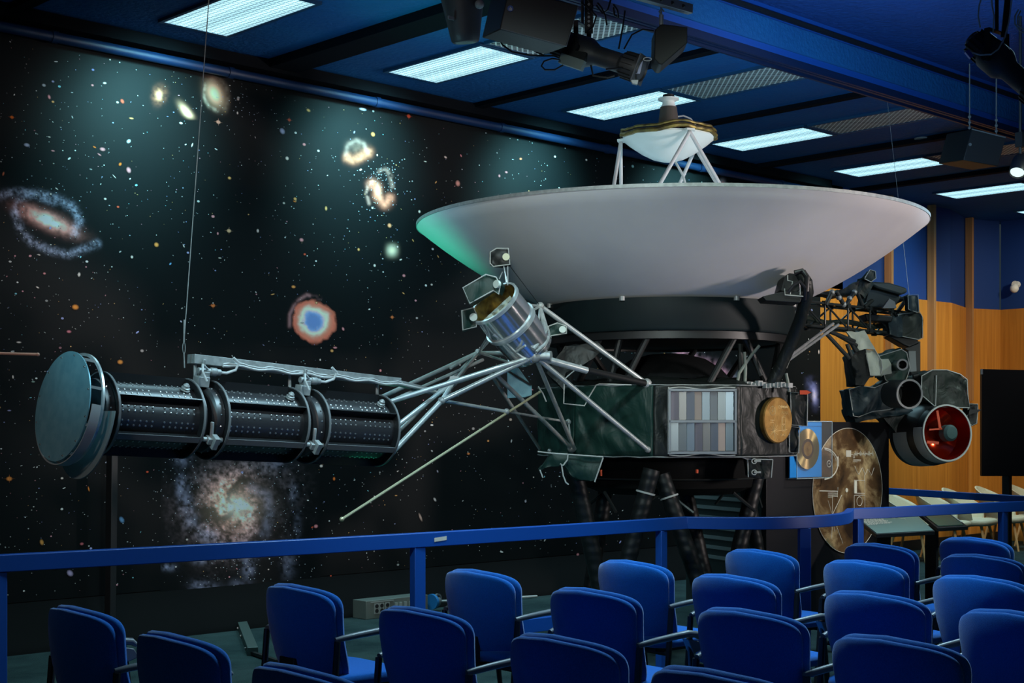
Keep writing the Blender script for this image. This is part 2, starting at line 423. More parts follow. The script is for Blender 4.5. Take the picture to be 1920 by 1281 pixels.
# ------------------------------------------------------------------ the printed star mural
rng = np.random.default_rng(7)
def vnoise(x, y, seed=0):
    xi = np.floor(x).astype(np.int64); yi = np.floor(y).astype(np.int64); xf = x-xi; yf = y-yi
    def h(a, b):
        n = (a*374761393 + b*668265263 + seed*1442695041) & 0xffffffff
        n = ((n ^ (n >> 13)) * 1274126177) & 0xffffffff
        return ((n ^ (n >> 16)) & 0xffff) / 65535.0
    u = xf*xf*(3-2*xf); v = yf*yf*(3-2*yf)
    return (h(xi,yi)*(1-u)+h(xi+1,yi)*u)*(1-v) + (h(xi,yi+1)*(1-u)+h(xi+1,yi+1)*u)*v
def fbm(x, y, sc, seed=0, oc=5):
    t = np.zeros_like(x, dtype=float); a = 0.5; f = 1.0/sc
    for i in range(oc):
        t += a*vnoise(x*f+37*i, y*f+11*i, seed+i); a *= 0.55; f *= 2.03
    return t
def gauss(x, y, cx, cy, rx, ry=None, ang=0):
    ry = ry or rx; c_, s_ = math.cos(math.radians(ang)), math.sin(math.radians(ang))
    dx = x-cx; dy = y-cy; a = (dx*c_+dy*s_)/rx; b = (-dx*s_+dy*c_)/ry
    return np.exp(-(a*a+b*b))
def stroke(x, y, pts, wd):
    best = np.full(x.shape, 1e9)
    for (x0,y0),(x1,y1) in zip(pts[:-1], pts[1:]):
        vx, vy = x1-x0, y1-y0; t = np.clip(((x-x0)*vx+(y-y0)*vy)/(vx*vx+vy*vy), 0, 1)
        best = np.minimum(best, (x-x0-t*vx)**2 + (y-y0-t*vy)**2)
    return np.exp(-best/(wd*wd))
BASE = np.array([0.0035, 0.0048, 0.0055])
def C(*v): return np.array(v)
def paint_pinwheel(x, y):
    dx = x-437; dy = (y-945)*1.02; r = np.hypot(dx, dy); th = np.arctan2(dy, dx)
    n1 = fbm(x, y, 16, 3); n2 = fbm(x, y, 6, 9)
    ph = np.cos(2*(th) - 3.4*np.log(r/30+0.25) + 3.2*(n1-0.5)); ph2 = np.cos(5*th - 6.5*np.log(r/30+0.25) + 6*(n1-.5))
    arms = np.clip(0.5+0.35*ph+0.2*ph2, 0.03, 1)
    disc = np.exp(-(r/62)**2) + 0.25*np.exp(-(r/100)**2)
    k = disc*arms*np.clip((n2-0.22)*2.4, 0.05, 1.3)
    t = np.clip(r/85, 0, 1)[:,None]
    col = C(0.95,0.36,0.22)*(1-t) + C(0.40,0.30,0.34)*t
    out = (k**1.35)[:,None]*col*3.2*(0.55+0.9*np.clip(fbm(x, y, 3.2, 71)-.15,0,1))[:,None]
    bl = stroke(x, y, [(470,915),(500,930),(505,965),(495,1000)], 9)*np.clip(n2*2-.3,0,1)*0.5 + stroke(x, y, [(345,905),(350,950),(370,985),(395,1005)], 12)*np.clip(n2*2-.45,0,1)*0.34
    for cx, cy, rx, ry, a in ((342,858,11,12,.55),(338,915,6,20,.5),(352,945,8,14,.35),(550,925,6,14,.28),(558,985,5,18,.2),(466,1062,8,18,.7),(540,1055,9,22,.35),(312,1064,12,5,.8),(375,1050,12,6,.6),(388,1106,18,10,.5),(372,1098,12,8,.4),(445,1098,10,8,.4),(440,1043,36,5,.28),(390,1004,14,8,.5),(355,980,8,10,.3),(520,870,20,8,.25)):
        bl = bl + a*gauss(x, y, cx, cy, rx*1.2, ry*1.2)*np.clip((n2-0.25)*3.4, 0, 1.5)
    out += bl[:,None]*C(0.26,0.27,0.40)
    core = gauss(x, y, 443, 950, 21, 18); out += (core*0.8)[:,None]*C(0.75,0.74,0.66) + (gauss(x,y,440,948,50,42)*0.42)[:,None]*C(0.9,0.62,0.45)
    return out*1.0
def paint_barred(x, y):
    n = fbm(x, y, 7, 21); g = np.clip((n-.2)*2.6, 0.1, 1.4)
    bar = gauss(x, y, 90, 413, 44, 12, 24)
    out = (bar*2.6)[:,None]*C(0.95,0.36,0.30)*(0.4+0.6*g)[:,None] + (gauss(x,y,88,413,22,9,24)*0.9)[:,None]*C(.9,.72,.62)
    a = stroke(x, y, [(140,437),(149,412),(138,390),(112,375),(75,364),(35,358),(5,366)], 7.5) + stroke(x, y, [(28,397),(38,430),(60,455),(95,470),(130,478),(158,466),(184,457)], 6.5) + 0.8*stroke(x, y, [(28,398),(34,375),(60,366),(100,380)], 6)
    out += (a*0.50*g*np.clip((fbm(x,y,3,27)-.2)*3,0.2,1.3))[:,None]*C(0.50,0.50,0.68)
    return out
def paint_helix(x, y):
    n = fbm(x, y, 14, 33); dx = x-588; dy = (y-603); th = np.arctan2(dy, dx)
    r = np.hypot(dx/37, dy/35)*(1+0.05*np.cos(2*th+1.2)-0.03*np.cos(3*th+0.6)) + 0.34*(n-.5)
    ring = np.clip((1.18-r)*8, 0, 1)
    red = ring[:,None]*C(0.90,0.20,0.12)*(0.55+0.9*n)[:,None]
    w1 = np.exp(-((r-0.66)/0.17)**2)[:,None]*C(0.72,0.74,0.62)
    blue = np.clip((0.62-r)*6,0,1)[:,None]*C(0.20,0.33,0.72)
    out = red*(np.clip((r-0.45)*4,0,1))[:,None] + w1 + blue
    arc = stroke(x, y, [(600,560),(575,553),(555,566),(543,590),(543,612)], 3.2)*np.clip((n-.3)*3,0,1)
    return out + (arc*0.5)[:,None]*C(0.75,0.32,0.32)
def paint_pair(x, y):
    n = fbm(x, y, 6, 41); g = 0.6+0.5*np.clip((n-.2)*2.2, 0.0, 1.3)
    out = (stroke(x, y, [(652,296),(662,300),(676,294),(690,286)], 8)*1.0*g)[:,None]*C(1,.48,.30)
    out += (stroke(x, y, [(648,290),(652,272),(668,263),(682,270),(688,284)], 4)*0.45*g)[:,None]*C(.62,.58,.55)
    out += (gauss(x,y,668,276,16,12)*0.22*g)[:,None]*C(.7,.6,.5)
    out += (stroke(x, y, [(697,345),(706,352),(708,368),(722,384),(730,372)], 8)*1.0*g)[:,None]*C(1,.46,.32)
    out += (gauss(x,y,709,357,5,12,-10)*.7)[:,None]*C(.9,.72,.55)
    out += (stroke(x, y, [(692,382),(687,362),(690,345),(700,338)], 3)*0.55*np.clip((n-.3)*4,0,1))[:,None]*C(.85,.7,.65)
    out += (stroke(x, y, [(736,352),(732,330),(724,318),(712,322)], 4)*0.35*np.clip((n-.3)*4,0,1))[:,None]*C(.8,.7,.65)
    return out
def dimmed(fn, k):
    return lambda x, y: fn(x, y)*np.array(k)
def paint_bright(x, y):
    n = fbm(x, y, 6, 51); g = np.clip((n-.15)*2.2, 0.1, 1.5)
    out = (gauss(x,y,403,176,12,20,-25)*2.4)[:,None]*C(.98,.74,.56)
    out += (stroke(x, y, [(384,160),(382,182),(392,200),(408,208)], 3.4)*0.55*g)[:,None]*C(.65,.72,.66)
    out += (stroke(x, y, [(398,148),(412,150),(425,166),(428,188),(420,208)], 5)*0.20*g)[:,None]*C(.6,.62,.55)
    out += (gauss(x,y,298,178,10,13,15)*.8*g)[:,None]*C(1,.42,.24) + (gauss(x,y,298,179,5,7)*.8)[:,None]*C(1,.75,.5)
    out += (gauss(x,y,351,212,6,17,-38)*2.2)[:,None]*C(1,.66,.46)
    out += (gauss(x,y,351,84,3,14,75)*.5)[:,None]*C(.9,.8,.65)
    return out
def paint_rose(x, y):
    n = fbm(x, y, 8, 61); g = np.clip((n-.25)*3, 0, 1.5)
    out = (stroke(x, y, [(1278,668),(1305,680),(1335,692),(1360,708)], 11)*1.3*g)[:,None]*C(.85,.22,.30)
    out += (stroke(x, y, [(1255,640),(1290,668),(1350,700),(1385,712)], 15)*0.22*g)[:,None]*C(.55,.65,.75)
    out += (gauss(x,y,1526,738,9,22,-14)*.7*g)[:,None]*C(.30,.32,.75) + (gauss(x,y,1527,742,4,9)*.7)[:,None]*C(.85,.7,.8)
    return out
def paint_small(x, y):
    out = (gauss(x,y,735,470,9,10)*1.0)[:,None]*C(1,.80,.56)
    out += (gauss(x,y,1354,345,5,8)*1.1)[:,None]*C(1,.8,.78) - 0.6*(gauss(x,y,1355,343,2.5,3.5))[:,None]*C(0,.9,.9)
    out += (gauss(x,y,1240,358,30,5)*.25)[:,None]*C(.5,.6,.7)
    return out
mv = []; mf = []; mc = []
MY = WY-0.045
def wallpt(px, py, off=0.0):
    px = np.asarray(px, float); py = np.asarray(py, float)
    l = (px-960)/FPX; d = (MY)/(SA-l*CA)
    X = d*(CA + l*SA); Z = CAMH+(HY-py)*d/FPX
    return X, Z
def add_grid(x0, x1, y0, y1, step, fn, off):
    nx = int((x1-x0)/step)+1; ny = int((y1-y0)/step)+1
    gx, gy = np.meshgrid(np.linspace(x0,x1,nx), np.linspace(y0,y1,ny)); gx = gx.ravel(); gy = gy.ravel()
    X, Z = wallpt(gx, gy); col = np.maximum(fn(gx, gy), 0)
    e = np.minimum(np.minimum(gx-x0, x1-gx), np.minimum(gy-y0, y1-gy)); fade = np.clip(e/10, 0, 1)[:,None]
    col = np.clip(col*fade + BASE, 0, 0.95)
    n0 = len(mv); mv.extend(zip(X, np.full_like(X, MY-off), Z)); mc.extend(map(tuple, col))
    for j in range(ny-1):
        for i in range(nx-1):
            a = n0+j*nx+i; mf.append((a, a+1, a+nx+1, a+nx))
ZT, ZB = 4.50, 0.34
mv += [(XW0,MY,ZB),(XM,MY,ZB),(XM,MY,ZT),(XW0,MY,ZT)]; mc += [tuple(BASE)]*4; mf.append((0,1,2,3))
add_grid(300, 600, 838, 1122, 1.6, paint_pinwheel, 0.001)
add_grid(-8, 196, 345, 492, 1.6, paint_barred, 0.001)
add_grid(528, 640, 538, 650, 1.6, paint_helix, 0.001)
add_grid(634, 752, 250, 402, 1.6, dimmed(paint_pair, (0.95,0.60,0.52)), 0.001)
add_grid(276, 440, 135, 226, 1.6, dimmed(paint_bright, (0.85,0.62,0.52)), 0.001)
add_grid(1232, 1400, 625, 725, 1.8, paint_rose, 0.001)
add_grid(1502, 1538, 700, 780, 1.8, paint_rose, 0.001)
add_grid(715, 756, 448, 492, 1.8, paint_small, 0.001)
add_grid(1338, 1372, 326, 364, 1.8, paint_small, 0.001)
def blob(px, py, rx, ry, ang, col, spikes=False, soft=True):
    X, Z = wallpt(px, py); l = (px-960)/FPX; sc = (MY/(SA-l*CA))/FPX
    if Z > ZT-0.05: return
    ax = sc*1.38; az = sc
    if soft: rx *= 0.66; ry *= 0.66; col = np.array(col)*np.array((1.0,0.86,0.80))
    n = 10; n0 = len(mv); a = math.radians(ang); col = np.array(col)
    mv.append((float(X), MY-0.003, float(Z))); mc.append(tuple(np.clip(col*1.15, 0, .95)))
    for ring, (q, f) in enumerate(((0.6, 0.9), (1.25, 0.0)) if soft else ((1.0, 1.0),)):
        for j in range(n):
            t = 2*math.pi*j/n; u = math.cos(t)*rx*q; v = math.sin(t)*ry*q
            dx = u*math.cos(a)-v*math.sin(a); dz = u*math.sin(a)+v*math.cos(a)
            mv.append((float(X)+dx*ax, MY-0.003, float(Z)+dz*az)); mc.append(tuple(np.clip(col*f+BASE*(1-f), 0, .95)))
    for j in range(n): mf.append((n0, n0+1+j, n0+1+(j+1)%n))
    if soft:
        for j in range(n): mf.append((n0+1+j, n0+1+n+j, n0+1+n+(j+1)%n, n0+1+(j+1)%n))
    if spikes:
        for k_ in range(2):
            n0 = len(mv); L = max(rx, ry)*2.3; t = 0.35
            dx, dz = (L, t) if k_ == 0 else (t, L)
            mv.extend([(float(X)-dx*ax, MY-0.0035, float(Z)), (float(X), MY-0.0035, float(Z)-dz*az), (float(X)+dx*ax, MY-0.0035, float(Z)), (float(X), MY-0.0035, float(Z)+dz*az)])
            mc.extend([tuple(col*.7)]*4); mf.append((n0, n0+1, n0+2, n0+3))
ORG=(0.92,0.22,0.02); RED=(0.88,0.13,0.06); PNK=(0.85,0.34,0.38); WHT=(0.90,0.82,0.78); BLU=(0.42,0.42,0.75); YEL=(0.90,0.46,0.16)
for b_ in [(50,27,8,6,20,(.4,.12,.14)),(119,50,4,3,30,(.4,.16,.14)),(172,79,3,3,0,WHT),(206,112,2,2,0,WHT),(174,131,3,3,0,(.3,.3,.7)),(82,160,4,4,0,(.5,.55,.65)),(99,153,3,3,0,BLU),(173,160,3,3,0,PNK),(196,156,4,3,20,WHT),
  (92,182,3,6,10,PNK),(99,191,3,3,0,YEL),(22,220,4,4,0,ORG,True),(229,190,4,6,15,RED),(220,192,3,3,30,WHT),(246,222,5,2.4,0,YEL),(241,265,6,4,60,(.7,.8,.9)),(50,272,6,5,0,(.55,.6,.85)),(92,257,3,1.5,0,WHT),(99,283,4,2,0,PNK),
  (177,276,4,2,-30,ORG),(192,280,6,5,0,PNK),(186,290,5,2,-35,PNK),(225,308,3,5,-20,ORG),(241,319,5,8,10,(.85,.35,.4)),(6,326,2,6,-12,(.9,.25,.12)),(214,331,1,6,40,WHT),(409,229,5,5,0,(1,.45,.35),True),(339,231,4,3,0,WHT),(360,272,1.6,6,-15,WHT),(446,186,3,4,0,WHT),(445,212,2,4,0,WHT),
  (542,225,4,4,0,RED,True),(578,207,5,4,-30,YEL),(529,246,6,8,15,(.4,.45,.7)),(680,205,9,4,0,(.6,.65,.85)),(766,218,5,5,0,RED,True),(699,252,5,6,0,(1,.40,.12)),(664,248,2,4,-20,BLU),(570,271,4,4,0,PNK),(538,297,4,5,0,WHT),(835,295,4,3,-30,WHT),(864,292,2,4,25,PNK),(940,217,3,3,0,RED,True),(943,225,2,3,0,WHT),(707,291,2,3,0,WHT),(797,303,4,1.4,0,WHT),
  (430,334,4,4,0,YEL),(429,433,5,5,0,(1,.65,.4),True),(408,438,2,4,0,PNK),(399,406,4,4,0,PNK),(293,459,5,6,0,(1,.40,.10)),(221,388,3,3,0,RED),(197,373,3,3,0,WHT),(106,354,4,1.6,-40,WHT),(95,364,2,3,0,WHT),(141,576,7,7,0,(1,.36,.06)),(148,515,3,6,-5,WHT),(83,513,3,3,0,PNK),(70,539,4,2,-35,WHT),(73,478,3,2,-20,WHT),(399,573,5,5,0,(1,.28,.08),True),(412,484,4,1.4,0,WHT),(319,495,2,4,-30,(.2,.5,.9)),(344,461,1.4,5,20,WHT),(352,474,3,3,0,BLU),(247,482,3,4,0,WHT),(339,603,2,3,30,(.7,.7,.9)),
  (553,373,4,4,0,YEL),(552,378,4,1.5,-20,ORG),(611,391,3,6,0,YEL),(532,381,3,3,0,WHT),(858,344,6,8,0,(.8,.4,.35)),(565,450,5,5,0,PNK),(483,433,3,5,0,WHT),(730,423,5,6,0,(1,.4,.2)),(745,463,2.5,3,0,WHT),(571,477,3,3,0,RED),(698,390,3,3,0,WHT),(786,397,3,4,0,WHT),(550,538,5,4,0,(1,.42,.12)),(511,552,5,1.6,20,YEL),(735,595,4,4,0,(1,.3,.1),True),(756,550,4,1.6,-35,YEL),(757,517,4,4,0,PNK),(702,498,3,4,0,WHT),(751,487,4,2,30,WHT),(809,534,3,3,0,WHT),(817,342,1.5,4,-30,YEL),(936,330,3,4,0,PNK),(949,323,4,3,0,PNK),(593,568,3,3,0,(1,.6,.3)),(821,481,1.5,4,30,YEL),(774,451,1.5,4,30,YEL),(672,468,3,4,0,YEL),
  (129,622,5,4,0,(.75,.25,.32)),(35,642,5,2.6,0,WHT),(225,679,6,6,0,(1,.38,.08)),(266,658,4,4,0,(.55,.5,.5)),(17,770,4,2,0,BLU),(24,707,2,5,5,WHT),(62,716,4,2,0,(.4,.6,.55)),(17,898,6,6,0,(1,.35,.08),True),(116,897,3,3,0,WHT),(199,867,3,2,40,(.6,.75,.95)),(166,917,1.5,7,10,(1,.32,.06)),(276,885,3,3,0,RED),(622,658,4,4,0,YEL),(628,652,5,3,0,PNK),(643,617,3,5,20,PNK),(600,675,2,3,0,WHT),(713,695,3,4,0,PNK),(626,898,3,5,0,(1,.25,.05)),
  (602,874,4,4,0,WHT),(606,958,1,1,0,WHT),(592,987,5,5,0,PNK),(585,989,3,2,30,RED),(78,1017,4,8,10,(.75,.38,.10)),(105,1063,6,6,0,(1,.22,.04)),(153,1020,4,4,0,(.75,.2,.25)),(131,1075,6,9,25,(.5,.45,.75)),(188,1058,5,4,0,PNK),(228,975,5,9,20,(.15,.35,.65)),(216,1144,4,4,0,WHT),(336,1110,6,3,0,WHT),(620,1080,2,2,0,RED),(788,970,3,12,20,(.4,.32,.28)),(815,937,3,6,30,(.6,.6,.6)),(960,655,1,1,0,WHT),(1168,888,6,6,0,(.45,.4,.85)),(1195,901,4,6,0,RED),(1174,922,3,5,0,WHT),(1000,895,2,2,0,WHT),(1083,1040,4,4,0,PNK),(1063,358,5,3,0,(1,.45,.25)),(976,298,4,3,20,(1,.3,.15)),(1099,300,3,3,0,WHT),(1186,312,4,4,0,(.45,.75,.75)),(1300,345,2,3,0,BLU),(1505,655,2,6,5,(.5,.5,.55)),(985,940,3,4,0,(.5,.5,.6)),(1535,660,2,6,0,WHT),(915,827,3,3,0,(1,.45,.15)),(878,851,4,3,0,(1,.3,.1)),(957,787,4,4,0,(.45,.4,.35)),(887,804,4,4,0,(.4,.4,.4)),(820,884,2,4,20,(.4,.4,.5)),(745,884,2,2,0,WHT),(503,1068,2,2,0,WHT)]:
    blob(*b_[:5], b_[5], spikes=len(b_) > 6)
for i in range(5200):
    px = rng.uniform(-60, 1538); py = rng.uniform(10, 1150)
    dn = vnoise(np.array([px/120.]), np.array([py/120.]), 77)[0]
    if rng.random() > 0.28 + 0.9*dn: continue
    X, Z = wallpt(px, py)
    if not (ZB+.03 < Z < ZT-.1): continue
    s_ = 0.36*rng.pareto(2.4)+0.46; s_ = min(s_, 2.1); e = rng.uniform(1, 3.0) if rng.random() < .45 else 1
    tint = rng.random(); c_ = WHT if tint < .62 else (BLU if tint < .76 else (YEL if tint < .86 else (PNK if tint < .95 else (.3,.7,.8))))
    blob(px, py, s_*e**.5, s_/e**.5, rng.uniform(0, 180), np.array(c_)*rng.uniform(.35, 1.05), soft=False)
for (cx, cy, sx, sy, n) in ((722,325,20,14,60),(440,950,75,60,240),(465,1075,70,22,50),(700,352,26,30,50),(90,412,60,40,60),(330,880,20,30,30),(550,960,14,50,40),(450,190,25,25,30)):
    for i in range(n):
        px = rng.normal(cx, sx); py = rng.normal(cy, sy)
        blob(px, py, rng.uniform(.4,1.0), rng.uniform(.4,1.0), 0, np.array((.75,.8,.9))*rng.uniform(.3,.9), soft=False)
me = bpy.data.meshes.new('star_mural'); me.from_pydata(mv, [], mf); me.update()
ca = me.color_attributes.new('print', 'FLOAT_COLOR', 'POINT')
arr = np.ones((len(mv), 4), np.float32); arr[:, :3] = np.array(mc, np.float32); ca.data.foreach_set('color', arr.ravel())
mm = bpy.data.materials.new('printed_fabric'); mm.use_nodes = True; nt = mm.node_tree; b = nt.nodes['Principled BSDF']
b.inputs['Roughness'].default_value = 0.6; b.inputs['Specular IOR Level'].default_value = 0.18
at_ = nt.nodes.new('ShaderNodeAttribute'); at_.attribute_name = 'print'; nt.links.new(at_.outputs['Color'], b.inputs['Base Color'])
n = nt.nodes.new('ShaderNodeTexNoise'); n.inputs['Scale'].default_value = 160; bp = nt.nodes.new('ShaderNodeBump'); bp.inputs['Strength'].default_value = .12
tcn = nt.nodes.new('ShaderNodeTexCoord'); nt.links.new(tcn.outputs['Object'], n.inputs['Vector'])
nt.links.new(n.outputs['Fac'], bp.inputs['Height']); nt.links.new(bp.outputs['Normal'], b.inputs['Normal'])
me.materials.append(mm)
for p in me.polygons: pass
mural = bpy.data.objects.new('star_mural', me); COL.objects.link(mural)
tag(mural, 'black printed fabric wall mural of galaxies, nebulae and stars behind the spacecraft', 'mural')
# backing cloth gives the mural its thickness
c = MB(); c.box(((XW0+XM)/2, MY+0.02, (ZT+ZB)/2), (XM-XW0, 0.03, ZT-ZB)); c.build('backing', M['blackp'], mural)
mural.children[0].matrix_parent_inverse = Matrix.Identity(4)

# ------------------------------------------------------------------ ceiling lights and air grilles
def louvre_mat():
    m = bpy.data.materials.new('prismatic_light_diffuser'); m.use_nodes = True; nt = m.node_tree; b = nt.nodes['Principled BSDF']
    tc = nt.nodes.new('ShaderNodeTexCoord'); sp = nt.nodes.new('ShaderNodeSeparateXYZ'); nt.links.new(tc.outputs['Object'], sp.inputs[0])
    def mth(op, a, b_=None, v=None):
        n = nt.nodes.new('ShaderNodeMath'); n.operation = op
        nt.links.new(a, n.inputs[0])
        if b_ is not None: nt.links.new(b_, n.inputs[1])
        if v is not None: n.inputs[1].default_value = v
        return n.outputs[0]
    # tubes: two bright lines along y at x = +-0.13
    ab = mth('ABSOLUTE', sp.outputs['X']); d = mth('SUBTRACT', ab, v=0.13); d = mth('ABSOLUTE', d)
    g = mth('MULTIPLY', d, v=-7.0); g = mth('EXPONENT', g)
    gx = mth('FRACT', mth('MULTIPLY', sp.outputs['X'], v=22)); gy = mth('FRACT', mth('MULTIPLY', sp.outputs['Y'], v=22))
    gx = mth('GREATER_THAN', gx, v=0.24); gy = mth('GREATER_THAN', gy, v=0.24); cell = mth('MULTIPLY', gx, gy)
    cell = mth('ADD', mth('MULTIPLY', cell, v=0.62), v=0.38)
    s = mth('MULTIPLY', mth('ADD', mth('MULTIPLY', g, v=0.95), v=0.38), cell)
    b.inputs['Emission Color'].default_value = (0.48, 0.87, 1.0, 1)
    nt.links.new(mth('MULTIPLY', s, v=1.35), b.inputs['Emission Strength'])
    b.inputs['Base Color'].default_value = (0.05,0.08,0.1,1)
    return m
M['louvre'] = louvre_mat()
def mesh_mat():
    m = bpy.data.materials.new('expanded_metal_grille'); m.use_nodes = True; nt = m.node_tree; b = nt.nodes['Principled BSDF']
    tc = nt.nodes.new('ShaderNodeTexCoord'); mp = nt.nodes.new('ShaderNodeMapping'); mp.inputs['Rotation'].default_value = (0,0,math.radians(45))
    nt.links.new(tc.outputs['Object'], mp.inputs['Vector'])
    br = nt.nodes.new('ShaderNodeTexBrick'); br.offset = 0; br.inputs['Scale'].default_value = 17; br.inputs['Mortar Size'].default_value = 0.11
    br.inputs['Brick Width'].default_value = 0.7; br.inputs['Row Height'].default_value = 0.7
    br.inputs['Color1'].default_value = (0.02,0.03,0.035,1); br.inputs['Color2'].default_value = (0.02,0.03,0.035,1); br.inputs['Mortar'].default_value = (0.85,0.92,0.90,1)
    nt.links.new(mp.outputs['Vector'], br.inputs['Vector']); nt.links.new(br.outputs['Color'], b.inputs['Base Color'])
    b.inputs['Roughness'].default_value = 0.5
    return m
M['grille'] = mesh_mat()
frm = mat('fixture_frame_blue', (0.01,0.06,0.14), 0.5)
names = ['beyond the left edge', 'at the top left above the spiral galaxy', 'above the merging galaxies', 'behind the small antenna cone', 'right of the small antenna cone', 'above the dish right end', 'above the folded wood wall']
for i, (x0, x1) in enumerate(PANELS):
    if i == 0: continue
    cx = (x0+x1)/2
    t = thing('ceiling_light', 'lit cool white louvred ceiling light panel ' + names[i], 'ceiling light', (cx, 8.83, CEIL), 'lit ceiling light panels')
    mb = MB(); mb.box((0,0,-0.012), (0.54, 1.14, 0.016)); o = mb.build('diffuser', M['louvre']); o.parent = t
    mb = MB()
    for sx in (-1,1): mb.box((sx*0.285,0,-0.012), (0.03,1.2,0.024))
    for sy in (-1,1): mb.box((0,sy*0.585,-0.012), (0.54,0.03,0.024))
    o = mb.build('frame', frm); o.parent = t
x0, x1 = 18.8, 19.4
t = thing('ceiling_light', 'lit cool white louvred ceiling light panel at the far right edge, smallest in view', 'ceiling light', (19.0, 8.83, CEIL), 'lit ceiling light panels')
mb = MB(); mb.box((0,0,-0.012), (0.54, 1.14, 0.016)); o = mb.build('diffuser', M['louvre']); o.parent = t
mb = MB()
for sx in (-1,1): mb.box((sx*0.285,0,-0.012), (0.03,1.2,0.024))
for sy in (-1,1): mb.box((0,sy*0.585,-0.012), (0.54,0.03,0.024))
o = mb.build('frame', frm); o.parent = t
gn = ['', '', 'partly hidden behind the hanging lamp cluster', 'right of the small antenna cone', 'above the dish right end', 'beside the far tilted speaker', 'at the far right behind the tilted speaker']
for i, (x0, x1) in enumerate(PANELS):
    if i < 2: continue
    cx = (x0+x1)/2
    t = thing('air_grille', 'grey expanded mesh ceiling grille ' + gn[i], 'grille', (cx, 7.6, CEIL), 'mesh ceiling grilles')
    mb = MB(); mb.box((0,0,-0.01), (0.54, 1.16, 0.012)); o = mb.build('mesh_panel', M['grille']); o.parent = t
    mb = MB()
    for sx in (-1,1): mb.box((sx*0.28,0,-0.012), (0.02,1.2,0.024))
    for sy in (-1,1): mb.box((0,sy*0.59,-0.012), (0.54,0.02,0.024))
    o = mb.build('frame', frm); o.parent = t
# ------------------------------------------------------------------ the spacecraft model
SX, SY = 8.12, 6.75
S0 = Vector((SX, SY, 0))
craft = thing('spacecraft_model', 'full-size space probe model with broad white dish, generator boom and foil-black body', 'spacecraft', (SX, SY, 0))
tc_ = -Vector((SX, SY, 0)).normalized(); rt_ = Vector((-tc_.y, tc_.x, 0))
if rt_.dot(RT) < 0: rt_ = -rt_
def pol(th, r, z):
    t = math.radians(th)
    return S0 + (tc_*math.cos(t) + rt_*math.sin(t))*r + Vector((0,0,z))

# main dish: thin parabolic shell with a rolled rim
K = 0.2205; ZV = 2.312
RD = 1.83
zt = lambda r: ZV + K*r*r
outer = [(r, zt(r)) for r in np.linspace(0.0, RD, 22)]
inner = [(r, zt(r)+0.022) for r in np.linspace(RD-0.004, 0.0, 22)]
mb = MB(); mb.lathe(outer + [(RD+0.004, zt(RD)+0.012)] + inner, S0, n=128)
dish = mb.build('main_dish', M['white'], craft, ang=60)
mb = MB(); mb.ring(S0+Vector((0,0,zt(RD)+0.012)), (0,0,1), RD-0.006, RD+0.007, 0.022, 128)
lab(mb.build('rim', M['alu_dull'], dish), 'thin metal rim of the dish')
# dark support ring under the dish
mb = MB(); mb.lathe([(0.875,2.47),(0.905,2.475),(0.905,2.27),(0.895,2.255),(0.875,2.25)], S0, n=96, cap=False)
mb.build('support_ring', M['ringdark'], craft)
mb = MB(); mb.lathe([(0.86,2.20),(0.875,2.20),(0.875,2.255),(0.80,2.255),(0.80,2.20),(0.86,2.20)], S0, n=96, cap=False)
mb.lathe([(0.0,2.235),(0.82,2.235),(0.82,2.215),(0.0,2.215)], S0, n=64)
mb.build('ring_flange', M['blackp'], craft)
mb = MB()
for th in (-68, -20, 30, 75): mb.disc(pol(th, 0.908, 2.47), (0,0,1), 0.02, 0.03, 12)
mb.build('ring_bolt', M['alu_dull'], craft)
# seam lines on the back of the dish
# sub-dish assembly above
cz = 3.705
def sub(th, r): return pol(th, r, 0)
mb = MB(); prof = [(0.0, -0.165), (0.05,-0.162), (0.12,-0.142), (0.20,-0.10), (0.28,-0.045), (0.335,0.0), (0.335,0.012), (0.0,0.012)]
mb.lathe(prof, S0+Vector((0,0,cz)), n=64)
subd = mb.build('small_reflector', M['whitegloss'], craft, ang=50)
mb = MB()
pts = []
for j in range(72):
    th = j*5
    lift = 0.012*math.cos(math.radians(3*(th-25)))+0.006*math.sin(math.radians(th*7))
    pts.append(pol(th, 0.338+0.006*math.sin(j*1.7), cz+0.022+lift))
mb.tube(pts, 0.017, 8, closed=True)
pts2 = [p+Vector((0,0,0.032)) for p in pts]
mb.tube(pts2, 0.011, 8, closed=True)
lab(mb.build('foil_rim', M['brass'], subd), 'crinkled gold-brown tape around the rim')
mounts = (-95, 25, 145); feet = (-35, 85, -155)
mb = MB()
for th in mounts:
    a = pol(th, 0.345, cz-0.004); r_ = (a-pol(th,0,cz)).normalized(); t_ = Vector((0,0,1)).cross(r_)
    mb.prism([a - t_*0.055 - r_*0.03, a + t_*0.055 - r_*0.03, a + t_*0.03 + r_*0.028, a - t_*0.03 + r_*0.028], (0,0,0.014))
mb.build('mounting_tab', M['whitegloss'], subd)
for th, fa in ((-95,-155), (-95,-35), (25,-35), (25,85), (145,85), (145,-155)):
    a = pol(th, 0.35, cz-0.012); b_ = pol(fa, 0.86, zt(0.86)+0.02)
    mb = MB(); mb.tube([a, b_], 0.0135, 12); mb.ball(a, 0.016, 6)
    mb.build('dish_strut', M['white'], craft)
mb = MB()
mb.lathe([(0.0,0.0),(0.088,0.0),(0.060,0.222),(0.0,0.222)], pol(0,0,cz+0.012), n=36)
cone = mb.build('antenna_cone', M['taupe'], craft)
mb = MB(); mb.lathe([(0.060,0.218),(0.045,0.245),(0.045,0.262),(0.076,0.276),(0.076,0.286),(0.0,0.286)], pol(0,0,cz+0.012), n=36)
mb.build('cone_cap', M['whitegloss'], cone)
mb = MB(); mb.lathe([(0.0,0.286),(0.042,0.286),(0.042,0.312),(0.0,0.312)], pol(0,0,cz+0.012), n=28)
mb.build('cap_knob', M['blackp'], cone)
